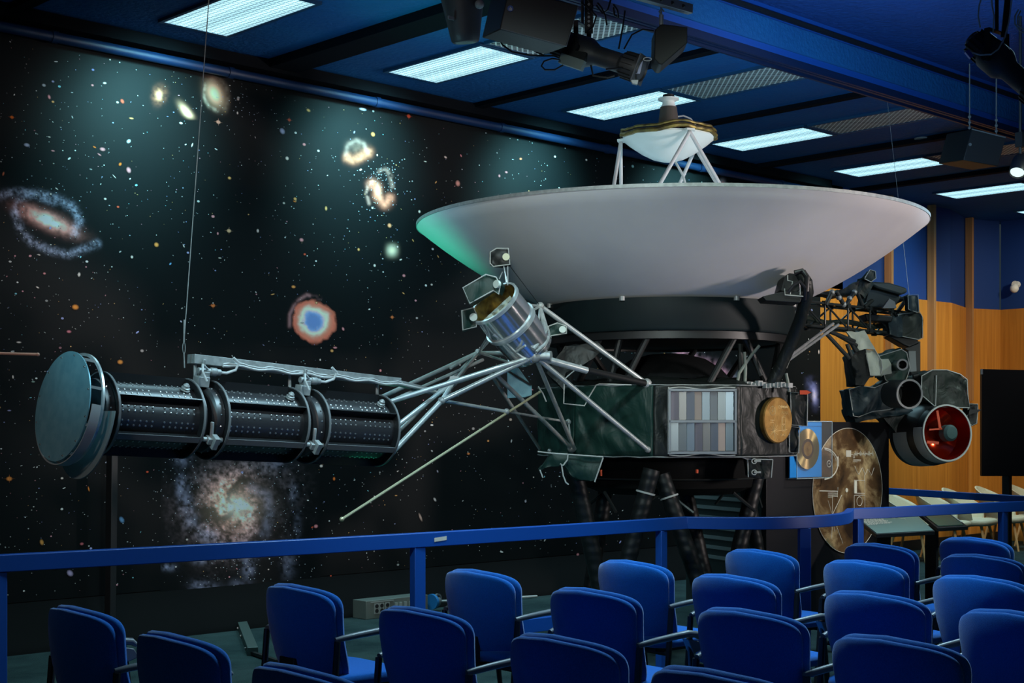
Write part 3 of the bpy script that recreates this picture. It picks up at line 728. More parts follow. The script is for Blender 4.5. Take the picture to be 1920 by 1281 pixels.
mb = MB(); cc = pol(90, 0.07, cz+0.20)
mb.tube([pol(90,0.066,cz+0.165), pol(92,0.11,cz+0.17), pol(95,0.16,cz+0.15), pol(95,0.195,cz+0.11), pol(95,0.205,cz+0.03)], 0.006, 8)
mb.build('feed_cable', M['cable'], cone)
mb = MB(); mb.tube([pol(150,0.1,cz-0.15), pol(120,0.12,cz-0.25), pol(110,0.16,cz-0.42), pol(120,0.10,cz-0.62), pol(140,0.05,cz-1.0), pol(140,0.05,ZV+0.03)], 0.010, 8)
mb.build('centre_cable', M['cable'], craft)

# ---- decagonal equipment bus
VA = [30+36*k_ for k_ in range(10)]
RB = 0.955; Z0, Z1 = 1.405, 1.885
rr = random.Random(3)
def face_grid(th0, th1, z0, z1, nx, nz, amp, seed):
    a = pol(th0, RB, z0); b_ = pol(th1, RB, z0); n = (Vector((b_.y-a.y, a.x-b_.x, 0))).normalized()
    if n.dot((a+b_)/2 - S0 - Vector((0,0,z0))) < 0: n = -n
    vs = []; q = random.Random(seed)
    for j in range(nz+1):
        for i in range(nx+1):
            u = i/nx; v = j/nz
            e = math.sin(math.pi*u)*math.sin(math.pi*v)
            x = np.array([u*7+v*2.5+seed*3.1]); y = np.array([v*3.5-u*1.5+seed*1.7])
            d = (vnoise(x, y, seed)[0]-.35)*1.0 + 0.5*(vnoise(x*2.3, y*1.2, seed+5)[0]-.5)
            vs.append(a.lerp(b_, u) + Vector((0,0,(z1-z0)*v)) + n*(amp*d*(0.25+0.75*e**0.5 if e > 0 else 0.0)))
    fs = [(j*(nx+1)+i, j*(nx+1)+i+1, (j+1)*(nx+1)+i+1, (j+1)*(nx+1)+i) for j in range(nz) for i in range(nx)]
    return vs, fs, n
mb = MB(); mb.prism([pol(t, RB-0.012, Z0) for t in VA], (0,0,Z1-Z0))
bus = mb.build('equipment_bus', M['blackp'], craft, smooth=False)
for k_ in range(10):
    t0, t1 = VA[k_], VA[(k_+1) % 10] if k_ < 9 else VA[0]+360
    if k_ == 9: t1 = VA[0]+360
    vs, fs, n = face_grid(t0, t1, Z0, Z1, 32, 26, 0.042, 11+k_)
    mb = MB(); mb.add(vs, fs)
    green = (t0 % 360) in (282, 318, 246)
    o = mb.build('cloth_panel', M['cloth_green'] if green else M['cloth'], craft, ang=80)
    so = o.modifiers.new('thickness', 'SOLIDIFY'); so.thickness = 0.004
mb = MB()
for z in (Z0, Z1):
    ps = []
    for k_ in range(10):
        a, b_ = pol(VA[k_], RB+0.004, z), pol(VA[(k_+1) % 10], RB+0.004, z)
        for u in np.linspace(0, 1, 7)[:-1]: ps.append(a.lerp(b_, u)+Vector((0,0,0.003*math.sin(u*19+k_))))
    mb.tube(ps, 0.0045, 6, closed=True)
lab(mb.build('seam_piping', M['alu_dull'], craft), 'pale stitched piping along the edges of the black covers')
# rumpled cover on top of the bus
mb = MB(); vs = []; N = 40
for i in range(9):
    r = RB*(1-i/9*0.55)
    for j in range(N):
        th = 30+360*j/N
        a = (th-30) % 36; rad = r*math.cos(math.radians(18))/math.cos(math.radians(a-18))
        z = Z1 + 0.05*math.sin(math.pi*i/16)+ (0.03*(vnoise(np.array([j*.5]), np.array([i*.8]), 4)[0]) if i else 0)
        vs.append(pol(th, rad, z))
fs = [(i*N+j, i*N+(j+1)%N, (i+1)*N+(j+1)%N, (i+1)*N+j) for i in range(8) for j in range(N)] + [tuple(range(8*N, 9*N))]
mb.add(vs, fs); mb.build('top_cover', M['cloth'], craft, ang=80)
mb = MB(); mb.superq(pol(0,0.0,1.86), 0.46, 0.46, 0.27, 1.0, 1.0, 40, 20)
mb2 = MB(); mb2.lathe([(0.50,0.0),(0.46,0.10),(0.38,0.19),(0.27,0.26),(0.14,0.295),(0,0.305)], pol(0,0.0,1.84), n=48)
mb2.build('fuel_tank_dome', M['blackp'], craft, ang=60)

# louvred radiator
fr = 12
u_ = (pol(30,RB,0)-pol(-6,RB,0)).normalized(); n_ = Vector((u_.y,-u_.x,0))
if n_.dot(tc_) < 0: n_ = -n_
lc = pol(12, RB*math.cos(math.radians(18)), 0)
w2 = 0.215
x0_ = -0.20; x1_ = 0.245; zb, zt_ = 1.435, 1.85
def LP(u, v, o=0.0): return lc + u_*u + n_*(0.03+o) + Vector((0,0,v))
mb = MB(); fx = (u_, n_, Vector((0,0,1)))
mb.box(LP((x0_+x1_)/2, (zb+zt_)/2, -0.008), (x1_-x0_, 0.012, zt_-zb), fx)
for v in (zb, (zb+zt_)/2, zt_): mb.box(LP((x0_+x1_)/2, v, 0.018), (x1_-x0_+0.012, 0.05, 0.016), fx)
for u in (x0_, x1_): mb.box(LP(u, (zb+zt_)/2, 0.018), (0.014, 0.05, zt_-zb), fx)
louv = mb.build('louvre_frame', mat('blue_grey_frame', (0.28,0.31,0.34), 0.45, 0.3), craft)
cols = [(0.42,0.46,0.50),(0.30,0.33,0.36),(0.42,0.50,0.60),(0.45,0.40,0.46),(0.38,0.36,0.36),(0.40,0.42,0.50),(0.62,0.55,0.50),(0.38,0.45,0.52)]
cm = [mat('louvre_blade_metal', tuple(v*0.62 for v in c_), 0.36, 0.45) for c_ in cols]
q = random.Random(5)
for row in range(2):
    za, zb_ = (zb+0.012, (zb+zt_)/2-0.010) if row == 0 else ((zb+zt_)/2+0.010, zt_-0.012)
    for i in range(8):
        ua = x0_+0.012+(x1_-x0_-0.02)*i/8; ub = ua+(x1_-x0_-0.02)/8-0.004
        tl = q.uniform(-0.010, 0.030)
        a = LP(ua, za, 0.010+max(0,-tl)); b_ = LP(ub, za, 0.010+max(0,tl))
        mb = MB(); mb.prism([a, b_, b_+n_*0.004, a+n_*0.004], (0,0,zb_-za))
        mb.build('louvre_blade', cm[(i+row*3) % 8], louv, smooth=False)
mb = MB()
for v, sg in ((zt_+0.012, 0.012), (zb-0.014, -0.012)):
    mb.tube([LP(x0_+(x1_-x0_)*u, v+sg*math.sin(u*9)*0.6, 0.03) for u in np.linspace(0,1,14)], 0.0035, 6)
mb.tube([LP(x0_-.006, zb-.01, .03), LP(x0_-.006, zt_+.02, .035)], 0.004, 6)
mb.build('louvre_trim', M['piping'], louv)

# golden record cover on the next face
u2 = (pol(66,RB,0)-pol(30,RB,0)).normalized(); n2 = Vector((u2.y,-u2.x,0))
if n2.dot(tc_) < 0: n2 = -n2
rc = pol(48, RB*math.cos(math.radians(18)), 1.652) + n2*0.05 + u2*0.03
mb = MB(); mb.lathe([(0.0,-0.025),(0.154,-0.025),(0.158,-0.015),(0.158,0.008),(0.150,0.014),(0.0,0.014)], rc, n2, 64)
rec = mb.build('record_cover', M['gold_dark'], craft); lab(rec, 'round gold engraved record cover')
def engr(mb, o, U, V, N, s, r=0.0011, big=False):
    """diagrams engraved on the cover; U,V plane, s = radius"""
    P_ = lambda x, y: o + U*(x*s) + V*(y*s) + N*0.0
    def circ(cx, cy, rx, ry=None, n=28):
        ry = ry or rx; mb.tube([P_(cx+rx*math.cos(2*math.pi*i/n), cy+ry*math.sin(2*math.pi*i/n)) for i in range(n)], r, 5, closed=True)
    def ln(*p): mb.tube([P_(*q_) for q_ in p], r, 5)
    circ(-0.42, 0.42, 0.20); circ(-0.42, 0.42, 0.055); ln((-0.42,0.42),(-0.42,0.66))
    ln((-0.30,0.57),(-0.24,0.40),(-0.24,0.28))
    ln((-0.62,0.0),(-0.28,0.0),(-0.28,0.10)); ln((-0.42,0.0),(-0.42,-0.08))
    ln((-0.60,-0.10),(-0.34,-0.10))
    ln((0.02,0.66),(0.12,0.66),(0.12,0.54),(0.02,0.54),(0.02,0.66))
    wv = [(0.18+0.012*i, 0.60+0.10*math.sin(i*1.9)*math.sin(i*0.37+.6)) for i in range(42)]
    ln((0.12,0.60), *wv)
    ln(*[(0.22+0.06*i, 0.40 if i % 2 else 0.26) for i in range(9)]); 
    ln((0.24,0.14),(0.48,0.14),(0.48,-0.16),(0.24,-0.16),(0.24,0.14)); ln((0.30,0.14),(0.30,-0.16)); ln((0.36,0.14),(0.36,0.20),(0.5,0.20))
    ln((0.24,-0.20),(0.48,-0.20),(0.48,-0.48),(0.24,-0.48),(0.24,-0.20)); circ(0.36,-0.34,0.07,0.11)
    o2 = (-0.32,-0.50)
    for a, L in ((5,.95),(25,.28),(48,.36),(75,.40),(100,.34),(130,.3),(158,.42),(185,.26),(215,.34),(248,.40),(275,.36),(300,.44),(330,.33)):
        e = (o2[0]+L*math.cos(math.radians(a)), o2[1]+L*math.sin(math.radians(a)))
        if math.hypot(*e) < .95: ln(o2, e)
    circ(0.20,-0.66,0.05); circ(0.42,-0.66,0.05); ln((0.25,-0.66),(0.37,-0.66))
mb = MB(); engr(mb, rc+n2*0.0146, u2, Vector((0,0,1)), n2, 0.152, 0.0017)
mb.build('engraving', mat('pale_engraving', (0.80,0.60,0.28), 0.4, 0.5), rec)

# generic pieces
def bx(mb, pts, d, th, skew=(0,0)):
    """solid with the given front outline (photo pixels) at depth d, th deep"""
    ps = [at(x, y, d) for x, y in pts]
    mb.prism(ps, FW*th + RT*skew[0] + UP*skew[1]); return ps
def cloth_box(name, pts, d, th, m='cloth', skew=(0,0), piping=True, parent=craft, bev=0.012, label=None, sub=True, pr=0.005):
    mb = MB(); ps = bx(mb, pts, d, th, skew)
    o = mb.build(name, M[m] if isinstance(m, str) else m, parent, smooth=True, ang=80)
    if sub:
        import bmesh
        me_ = o.data; bm = bmesh.new(); bm.from_mesh(me_)
        bmesh.ops.triangulate(bm, faces=[f for f in bm.faces if len(f.verts) > 4])
        bmesh.ops.subdivide_edges(bm, edges=bm.edges, cuts=5, use_grid_fill=True)
        bm.normal_update(); seed = sum(map(ord, name)) % 97 + len(bpy.data.objects)
        for v in bm.verts:
            a_ = (vnoise(np.array([v.co.dot(RT)*17]), np.array([v.co.z*15+v.co.dot(FW)*9]), seed)[0]-.5)
            v.co += v.normal*a_*0.028
        bm.to_mesh(me_); bm.free(); me_.polygons.foreach_set('use_smooth', [True]*len(me_.polygons)); me_.set_sharp_from_angle(angle=math.radians(60))
    if label: lab(o, label)
    if piping:
        mb = MB(); mb.tube([p - FW*0.004 for p in ps], pr, 6, closed=True)
        mb.build('piping', M['piping'], o)
    return o
def bar(name, m, pts, r, n=10, parent=craft, label=None):
    mb = MB(); mb.tube(pts, r, n)
    o = mb.build(name, M[m], parent)
    if label: lab(o, label)
    return o

# black truss between the bus and the support ring
for a, b_ in (((-58,.80,1.90),(-72,.80,2.22)),((-22,.80,1.90),(-10,.80,2.22)),((-52,.80,1.90),(-36,.8,2.22)),((20,.80,1.90),(34,.80,2.22)),((58,.8,1.90),(40,.8,2.22)),((70,.8,1.9),(84,.8,2.22)),((110,.8,1.90),(92,.80,2.22)),((150,.8,1.9),(130,.8,2.22)),((-110,.8,1.9),(-88,.80,2.22)),((-150,.8,1.9),(-130,.8,2.22)),((180,.8,1.9),(165,.8,2.22)),((-30,.8,1.9),(-24,.8,2.22))):
    bar('truss_strut', 'blackp', [pol(*a), pol(*b_)], 0.024)

# ---- generator boom: three radioisotope generators in a row along the wall direction
GY, GZ = 6.73, 1.655
gx = lambda px: atY(px, 770, GY).x
TAX = Vector((1,0,-0.049)).normalized()          # the boom sags a little towards the body
XA0 = gx(172)
gz = lambda x: 1.672 - 0.049*(x-XA0)
NZ_ = Vector((TAX.z*-1,0,TAX.x))
def dv(deg):
    a = math.radians(deg); return Vector((0,-1,0))*math.cos(a) + NZ_*math.sin(a)
def make_gen(xa, xb, last=False):
    L = xb-xa; c0 = Vector((xa, GY, gz(xa))); ax = TAX
    mb = MB()
    dirv = dv
    A0 = 27
    e = 0.045
    # six shallow facets
    prof = []
    vs = []; fs = []
    rad = []
    for k_ in range(6):
        for u in (0.0, 0.2, 0.4, 0.6, 0.8):
            ang = A0+60*k_+60*u; r = 0.168 if u > 0 else 0.158
            rad.append((ang, r))
    n = len(rad)
    for x in (e, L-e):
        for ang, r in rad: vs.append(c0+ax*x+dirv(ang)*r)
    for j in range(n): fs.append((j, (j+1)%n, n+(j+1)%n, n+j))
    fs.append(tuple(range(n-1,-1,-1))); fs.append(tuple(range(n,2*n)))
    mb.add(vs, fs, 0)
    for k_ in range(6):
        for u in (0.22, 0.36, 0.64, 0.78):
            d_ = dirv(A0+60*k_+60*u)
            for i in range(13):
                if i == 6: continue
                x = e+0.035+(L-2*e-0.07)*i/12
                mb.lathe([(0.0064,-0.004),(0.0058,0.003),(0.0,0.006)], c0+ax*x+d_*0.167, d_, 6, mi=1)
    body = mb.build('generator', [M['black_gloss'], M['rivet']], craft, ang=50)
    for k_ in range(6):
        d_ = dirv(A0+60*k_); tg = ax.cross(d_)
        mb = MB()
        mb.box(c0+ax*(L/2)+d_*0.188, (L-2*e, 0.006, 0.052), (ax, tg, d_))
        if k_ == 5: mb.box(c0+ax*(L/2)+d_*0.213, (L-2*e-0.01, 0.034, 0.004), (ax, tg, d_), mi=1)
        mb.build('fin', [M['fin'], M['grey_band']], body)
    for x, sg in ((e-0.004, -1), (L-e+0.004, 1)):
        mb = MB(); mb.lathe([(0.0,-0.005),(0.208,-0.005),(0.211,0.0),(0.208,0.005),(0.0,0.005)], c0+ax*x, ax, 48)
        mb.build('end_flange', M['fin'], body)
        mb = MB(); mb.ring(c0+ax*(x), ax, 0.209, 0.2155, 0.012, 48)
        mb.build('flange_edge', M['grey_band'], body)
    # domed neck with rivets
    for x0_, pr_, xr in ((0.0, [(0.15,-0.03),(0.175,-0.012),(0.178,e-0.012),(0.12,e-0.008)], 0.012), (L-e, [(0.12,-0.008),(0.178,0.008),(0.178,e-0.005),(0.15,e)], 0.026)):
        mb = MB(); mb.lathe(pr_, c0+ax*x0_, ax, 40)
        for j in range(18):
            a = 360*j/18+8; mb.lathe([(0.006,0),(0.0,0.006)], c0+ax*(x0_+xr)+dirv(a)*0.177, dirv(a), 6, mi=1)
        mb.build('neck', [M['black_gloss'], M['rivet']], body)
    # ribbed electrical insulator at the far top end
    d_ = dirv(58); mb = MB(); o_ = c0+ax*(L-e-0.05)+d_*0.158
    mb.lathe([(0.016,0),(0.026,0.004),(0.016,0.010),(0.026,0.016),(0.016,0.022),(0.024,0.028),(0.014,0.034),(0.018,0.042),(0.009,0.052),(0.0,0.054)], o_, d_, 16)
    mb.build('insulator', M['alu_dull'], body)
    return body
G = [(gx(172), gx(357)), (gx(378), gx(550)), (gx(566), gx(717))]
for i, (a, b_) in enumerate(G): make_gen(a, b_)
# clamps between generators
for xm in ((G[0][1]+G[1][0])/2, (G[1][1]+G[2][0])/2):
    c0 = Vector((xm, GY, gz(xm))); ax = TAX
    mb = MB()
    d_ = dv(-33)
    mb.box(c0+d_*0.205, (0.075, 0.035, 0.045), (ax, ax.cross(d_), d_)); mb.box(c0+d_*0.225, (0.030, 0.07, 0.05), (ax, ax.cross(d_), d_))
    mb.tube([c0+d_*0.20-ax*0.06, c0+d_*0.20+ax*0.06], 0.014, 10)
    mb.tube([c0+dv(-5)*0.195-ax*0.02, c0+d_*0.205-ax*0.01], 0.011, 8)
    mb.build('clamp', M['alu_dull'], craft, bevel=0.003)
    mb = MB(); d_ = dv(80)
    mb.box(c0+d_*0.205, (0.07, 0.06, 0.055), (ax, ax.cross(d_), d_)); mb.box(c0+d_*0.235+ax*0.01, (0.05, 0.045, 0.05), (ax, ax.cross(d_), d_))
    mb.tube([c0+d_*0.262-ax*0.03, c0+d_*0.262+ax*0.11], 0.018, 12)
    mb.tube([c0+d_*0.262+ax*0.045, c0+d_*0.262+ax*0.085], 0.023, 12)
    mb.box(c0+d_*0.29+ax*0.0, (0.018, 0.02, 0.07), (ax, ax.cross(d_), d_))
    mb.build('connector', M['alu_dull'], craft, bevel=0.003)
    mb = MB(); P0 = c0+d_*0.262
    mb.tube([P0+ax*0.11, P0+ax*0.15+Vector((0,0,.0)), P0+ax*0.20+Vector((0,-.01,.02)), P0+ax*0.215+Vector((0,-.02,.06)), P0+ax*0.18+Vector((0,-.02,.085))], 0.008, 8)
    mb.tube([P0+ax*0.02+Vector((0,-.02,.01)), P0-ax*0.03+Vector((0,-.05,.03)), P0-ax*0.05+Vector((0,-.08,-.01)), P0-ax*0.03+dv(58)*0.0+Vector((0,-.09,-.06))], 0.006, 8)
    mb.build('jumper_cable', M['cable'], craft)
# cable tray above the generators
ta, tb, tc2 = atY(358, 673, GY), atY(745, 717, GY), atY(812, 735, GY)
mb = MB(); mb.bar(ta, tb, 0.075, 0.050); mb.bar(tb-Vector((.02,0,0)), tc2, 0.06, 0.03)
mb.build('cable_tray', M['alu_dull'], craft, bevel=0.002)
mb = MB(); pts = [ta.lerp(tb, u)+Vector((0,-0.045,-0.018+0.006*math.sin(u*40))) for u in np.linspace(0.12, 1, 40)]
mb.tube(pts, 0.007, 6); mb.tube([p+Vector((0,-.002,.012+0.003*math.sin(i*2.2))) for i, p in enumerate(pts)], 0.005, 6)
mb.tube([pts[-1], tc2+Vector((0,-.03,0)), atY(860,742,6.6)], 0.007, 6)
mb.build('harness', M['cable'], craft)
for px in (366, 543, 707):
    p = atY(px, 700, GY); q_ = ta.lerp(tb, min(1, max(0, (p.x-ta.x)/(tb.x-ta.x))))
    bar('tray_bracket', 'alu_dull', [Vector((p.x, GY, gz(p.x)+0.2)), Vector((p.x, GY, q_.z))], 0.010)

# end shield: tilted plate, spacer ring, U-shaped side guard and rear plate
EC = atY(124, 763, GY); EN = Vector((-1,0,0.155)).normalized(); EU = Vector((0.155,0,1)).normalized(); EV = Vector((0,1,0))
mb = MB(); mb.disc(EC+EN*0.02, EN, 0.279, 0.006, 72)
sh = mb.build('end_shield', M['zinc'], craft); lab(sh, 'round blue-grey metal end plate')
mb = MB()
for a in range(0, 360, 30):
    t = math.radians(a+12); mb.lathe([(0.006,0),(0.0,0.006)], EC+EN*0.023+EV*(0.262*math.cos(t))+EU*(0.262*math.sin(t)), EN, 8)
mb.build('bolt', M['rivet'], sh)
mb = MB(); mb.ring(EC-EN*0.05, EN, 0.268, 0.283, 0.012, 64)
for a in (0, 40, 80, 120, 160, 200, 240, 300):
    t = math.radians(a); q_ = EC+EV*(0.272*math.cos(t))+EU*(0.272*math.sin(t)); mb.bar(q_-EN*0.05, q_+EN*0.018, 0.014, 0.014)
mb.build('spacer_ring', M['alu'], sh)
mb = MB(); n = 44; vs = []; fs = []
for i in range(n+1):
    t = math.pi*0.99 + math.pi*1.02*i/n
    for (dx, rr_) in ((0.015, 0.290), (-0.035, 0.290), (-0.035, 0.295), (0.015, 0.295)):
        vs.append(EC + EN*dx + EV*(rr_*math.cos(t)) + EU*(rr_*math.sin(t)))
for i in range(n):
    for k_ in range(4): fs.append((i*4+k_, i*4+(k_+1)%4, (i+1)*4+(k_+1)%4, (i+1)*4+k_))
fs += [(0,1,2,3), (n*4+3, n*4+2, n*4+1, n*4)]
mb.add(vs, fs); mb.build('side_guard', mat('pale_grey_plate', (0.40,0.43,0.44), 0.5, 0.2), sh)
mb = MB(); ps = []
for i in range(49):
    t = math.pi + math.pi*i/48; ps.append(EC - EN*0.11 + EV*(0.292*math.cos(t)) + EU*(-0.005+0.345*math.sin(t)))
mb.prism(ps, -EN*0.006); mb.build('rear_plate', mat('grey_green_plate', (0.24,0.30,0.30), 0.5, 0.2), sh)
mb = MB(); mb.tube([EC-EN*0.05, Vector((G[0][0], GY, gz(G[0][0])))], 0.06, 16); mb.build('shield_mount', M['blackp'], craft)

# ---- boom support struts; nodes given as photo pixel + the y (wall distance) they stand at
XE = G[2][1]-0.035
n0 = Vector((XE, GY, gz(XE))); rg = 0.19
e_top = n0+dv(62)*rg; e_mid = n0+dv(10)*rg; e_back = n0+dv(118)*rg; e_low = n0+dv(-50)*rg; e_lowb = n0+dv(-110)*rg
H = atY(1003, 668, 6.28); Gk = atY(897, 661, 7.10); J1 = atY(850, 717, 6.62); J2 = atY(828, 752, 6.55)
T = atY(1013, 574, 6.50)
B1 = pol(-60, 0.96, 1.44); B2 = pol(-41, 1.0, 1.46); B3 = pol(-8, 0.985, 1.455); B4 = pol(-9, 0.93, 1.895); B5 = pol(-78, 0.96, 1.43)
for a, b_, r in ((e_top,H,.015),(e_mid,J1,.014),(J1,H,.018),(e_low,J2,.017),(J2,H,.016),(e_back,Gk,.014),(e_lowb,Gk,.012),(J1,Gk,.010),(J2,J1,.014),
                 (J2,Gk,.010),(Gk,H,.011),(H,B3,.016),(H,pol(-40,0.99,1.455),.014),(atY(930,703,6.5),B2,.014),(atY(918,698,6.9),pol(-76,.95,1.45),.012),
                 (T,B4,.016),(Gk,atY(940,660,7.0),.008),(e_top,atY(905,675,7.0),.011),(atY(845,690,6.9),Gk,.010)):
    bar('boom_strut', 'alu', [a, b_], r, 12)
bar('boom_strut', 'alu', [atY(832,752,6.58), atY(950,772,6.48)], 0.011); bar('boom_strut', 'alu_dull', [atY(950,772,6.48), pol(-43,1.0,1.64)], 0.008)
mid = atY(1100, 695, 6.2)
bar('boom_strut', 'alu', [H, mid], 0.022, 12); bar('boom_strut', 'blackp', [mid, B4], 0.023, 12, label='black sleeved lower half of the strut')
for p, r in ((H,.042),(Gk,.026),(J1,.028),(J2,.024),(T,.026),(B1,.014),(B2,.03),(B3,.022),(B4,.036),(atY(950,772,6.48),.020),(pol(-43,1.0,1.64),.020)):
    mb = MB(); mb.ball(p, r, 7); mb.build('strut_joint', M['alu_dull'], craft)
mb = MB(); mb.disc(H+Vector((0.09,-0.02,0.0)), (0.6,-1,0), 0.034, 0.05, 20); mb.tube([H-RT*.05, H+RT*.09], .026, 12)
mb.build('hub_fitting', M['alu_dull'], craft)
mb = MB(); p = atY(850, 716, 6.58)
mb.prism([p+UP*.035-RT*.02, p+UP*.035+RT*.035, p-UP*.04-RT*.01, p-UP*.04-RT*.035], FW*0.02)
mb.build('gusset_plate', M['alu'], craft)
bar('stand_off', 'alu_dull', [B2, pol(-43,1.0,1.66)], 0.007)

# ---- polished canister (magnetometer boom housing)
P0 = at(925, 567, 8.78); P1 = at(1000, 660, 9.00); ax = (P1-P0).normalized(); L = (P1-P0).length
mb = MB(); R = 0.162
mb.lathe([(R-0.006,0.05),(R-0.006,0.0),(R,0.0),(R,L*0.42)], P0, ax, 56, cap=False)
mb.lathe([(R,L*0.42),(R*0.93,L*0.95),(R*0.8,L),(0,L)], P0, ax, 56, cap=False)
mb.lathe([(R-0.0065,0.012),(R-0.008,0.10),(0.0,0.102)], P0, ax, 56, mi=1, cap=False)
can = mb.build('steel_canister', [M['chrome'], M['brass']], craft, ang=40)
mb = MB(); mb.ring(P0+ax*0.01, ax, R-0.004, R+0.010, 0.022, 56); mb.ring(P0+ax*L*0.42, ax, R-0.002, R+0.012, 0.020, 56); mb.ring(P0+ax*L*0.46, ax, R-0.012, R+0.008, 0.010, 56); mb.ring(P0+ax*L*0.88, ax, R*0.9, R*0.97, 0.010, 56)
mb.build('canister_hoop', M['alu'], can)
a_, b__, _ = frame(ax)
mb = MB()
o_ = P0+ax*0.07; dl = (RT*0.62+UP*0.75).normalized(); dl = (dl-ax*dl.dot(ax)).normalized(); dn = ax.cross(dl)
mb.box(o_+dl*0.02+dn*0.03, (0.20,0.03,0.012), (dl,dn,ax)); mb.box(o_-dn*0.03, (0.22,0.012,0.02), (dl,dn,ax))
for s_ in (-.07,-.02,.05): mb.disc(o_+dl*s_-ax*0.01, ax, 0.018, 0.02, 14)
mb.build('mouth_fitting', M['cloth_light'], can)
for a, b_ in ((T, P0+ax*L*0.42+b__*R), (T, H), (T, at(985,590,8.9)), (at(985,590,8.9), H), (H, at(925,628,8.75)), (H, at(1022,640,9.05)), (at(1022,640,9.05), T), (Gk, at(930,625,9.05)), (Gk, at(915,632,9.1)), (at(1030,628,9.1), T), (at(968,660,8.8), at(985,648,8.75)), (at(955,680,9.0), Gk)):
    bar('canister_strut', 'alu', [a, b_], 0.0085, 8)
mb = MB()
mb.tube([at(1000,655,8.8), at(1012,640,8.85), at(1024,620,8.9), at(1020,605,8.95)], 0.012, 8); mb.tube([at(1005,660,8.8), at(1020,648,8.85), at(1027,632,8.9)], 0.010, 8)
mb.build('cable_loop', M['alu_dull'], craft)
# small sensor boxes with white-rimmed cloth covers
def sensor(pts, d, th, disc, m, dm, r, skew=(0,0)):
    o = cloth_box('sensor_box', pts, d, th, m, skew=skew, pr=0.0045, bev=0)
    mb = MB(); c_ = at(disc[0], disc[1], d-0.02); mb.disc(c_, -FW-RT*0.1 if len(disc) < 3 else -FW+RT*disc[2], r, 0.02, 28)
    mb.build('sensor_lens', dm, o)
    return o
cream_m = mat('cream_disc', (0.70,0.70,0.48), 0.5); pale_m = mat('pale_green_disc', (0.62,0.72,0.66), 0.5)
sensor([(919,473),(931,466),(953,466),(956,496),(925,500),(919,494)], 8.85, 0.09, (949,482), 'cloth', cream_m, 0.022)
sensor([(868,540),(911,515),(930,520),(938,535),(935,552),(925,545),(881,569)], 8.60, 0.12, (932,533,-0.9), 'cloth_green', pale_m, 0.024, skew=(0.02,0.0))
sensor([(866,583),(888,577),(894,590),(893,613),(868,619)], 8.75, 0.10, (888,595), 'cloth_green', pale_m, 0.024)
sensor([(1028,612),(1045,606),(1062,612),(1062,625),(1032,630)], 9.15, 0.10, (1055,618), 'cloth_green', pale_m, 0.022)
for a, b_ in (((944,498),(952,535)),((952,498),(952,535)),((942,510),(933,530)),((945,500),(949,530))):
    bar('sensor_mast', 'alu', [at(*a, 8.86), at(*b_, 8.80)], 0.004, 6)
bar('guy_wire', 'blackcable', [at(956,499,8.86), T], 0.0022, 6)
# blue-grey bent bracket plate behind the hub
mb = MB(); mb.prism([at(951,690,9.5), at(972,690,9.5), at(997,724,9.45), at(997,741,9.45), at(985,745,9.45), at(951,747,9.5)], FW*0.05)
mb.build('bracket_plate', M['zinc'], craft, bevel=0.003)
mb = MB(); mb.bar(at(951,695,9.47), at(995,722,9.42), 0.02, 0.012)
mb.build('bracket_band', M['blackp'], craft)
cloth_box('side_cover', [(1062,700),(1100,680),(1135,655),(1120,640),(1060,650),(1025,700),(1060,735)], 9.45, 0.2, 'cloth', piping=False)
mb = MB()
for pts in ([(1090,684),(1065,705),(1058,712),(1057,757),(1096,761),(1104,745),(1118,722),(1124,720),(1184,722)],):
    mb.tube([at(x, y, 9.30) for x, y in pts], 0.0045, 6)
mb.build('cover_piping', M['piping'], craft)
bar('antenna_lead', 'piping', [at(1009,725,9.2), at(1018,738,9.2), at(1024,753,9.22)], 0.005, 6)

# long whip antenna down to the left
w0 = at(1014, 734, 9.25); w1 = at(641, 974, 7.9)
mb = MB(); mb.tube([w0, w1], 0.0085, 8); mb.ball(w1, 0.014, 6)
mb.build('whip_antenna', mat('pale_gold_rod', (0.60,0.56,0.36), 0.4, 0.6), craft)

M['truss'] = mat('dark_grey_truss', (0.035,0.04,0.04), 0.36, 0.3)
# ---- under the bus
mb = MB(); mb.lathe([(0.62,1.40),(0.66,1.38),(0.62,1.18),(0.50,1.13),(0.0,1.13)], S0, n=40)
mb.build('adapter_base', mat('matt_black', (0.0035,0.004,0.004), 0.8, spec=0.15), craft, ang=30)
mb = MB()
for th in range(0, 360, 45):
    mb.tube([pol(th, .63, 1.15), pol(th+14, .70, 1.02)], 0.012, 6)
mb.tube([pol(a, .66, 1.245) for a in range(0,360,12)], 0.006, 6, closed=True)
mb.build('adapter_frame', M['truss'], craft)
mb = MB(); mb.box(at(1307,884,9.6), (0.012,0.012,0.025)); mb.box(at(1127,887,9.3), (0.010,0.010,0.04))
lab(mb.build('red_tag', M['orange'], craft), 'small orange-red tag')
cloth_box('hanging_cover', [(1034,851),(1064,850),(1066,862),(1058,872),(1051,871),(1015,882),(1012,880)], 9.35, 0.25, 'cloth_green', piping=False, label='dark green cloth cover hanging under the bus')
cloth_box('hanging_cover', [(1066,856),(1130,858),(1116,898),(1108,902),(1082,900),(1066,888),(1058,872)], 9.25, 0.3, 'cloth_green', piping=False, label='dark green cloth cover hanging under the bus')
mb = MB()
for pts in ([(1131,858),(1117,898),(1115,904)], [(1053,872),(1056,892),(1061,905),(1066,909)], [(1012,881),(1018,896)], [(1065,851),(1064,862),(1056,873),(1050,870)], [(1008,847),(1034,850),(1131,857)]):
    mb.tube([at(x, y, 9.20) for x, y in pts], 0.005, 6)
mb.build('cover_piping', M['piping'], craft)
cloth_box('cable_pouch', [(1397,858),(1449,860),(1447,893),(1440,898),(1404,893)], 9.75, 0.16, 'cloth', piping=False)
mb = MB()
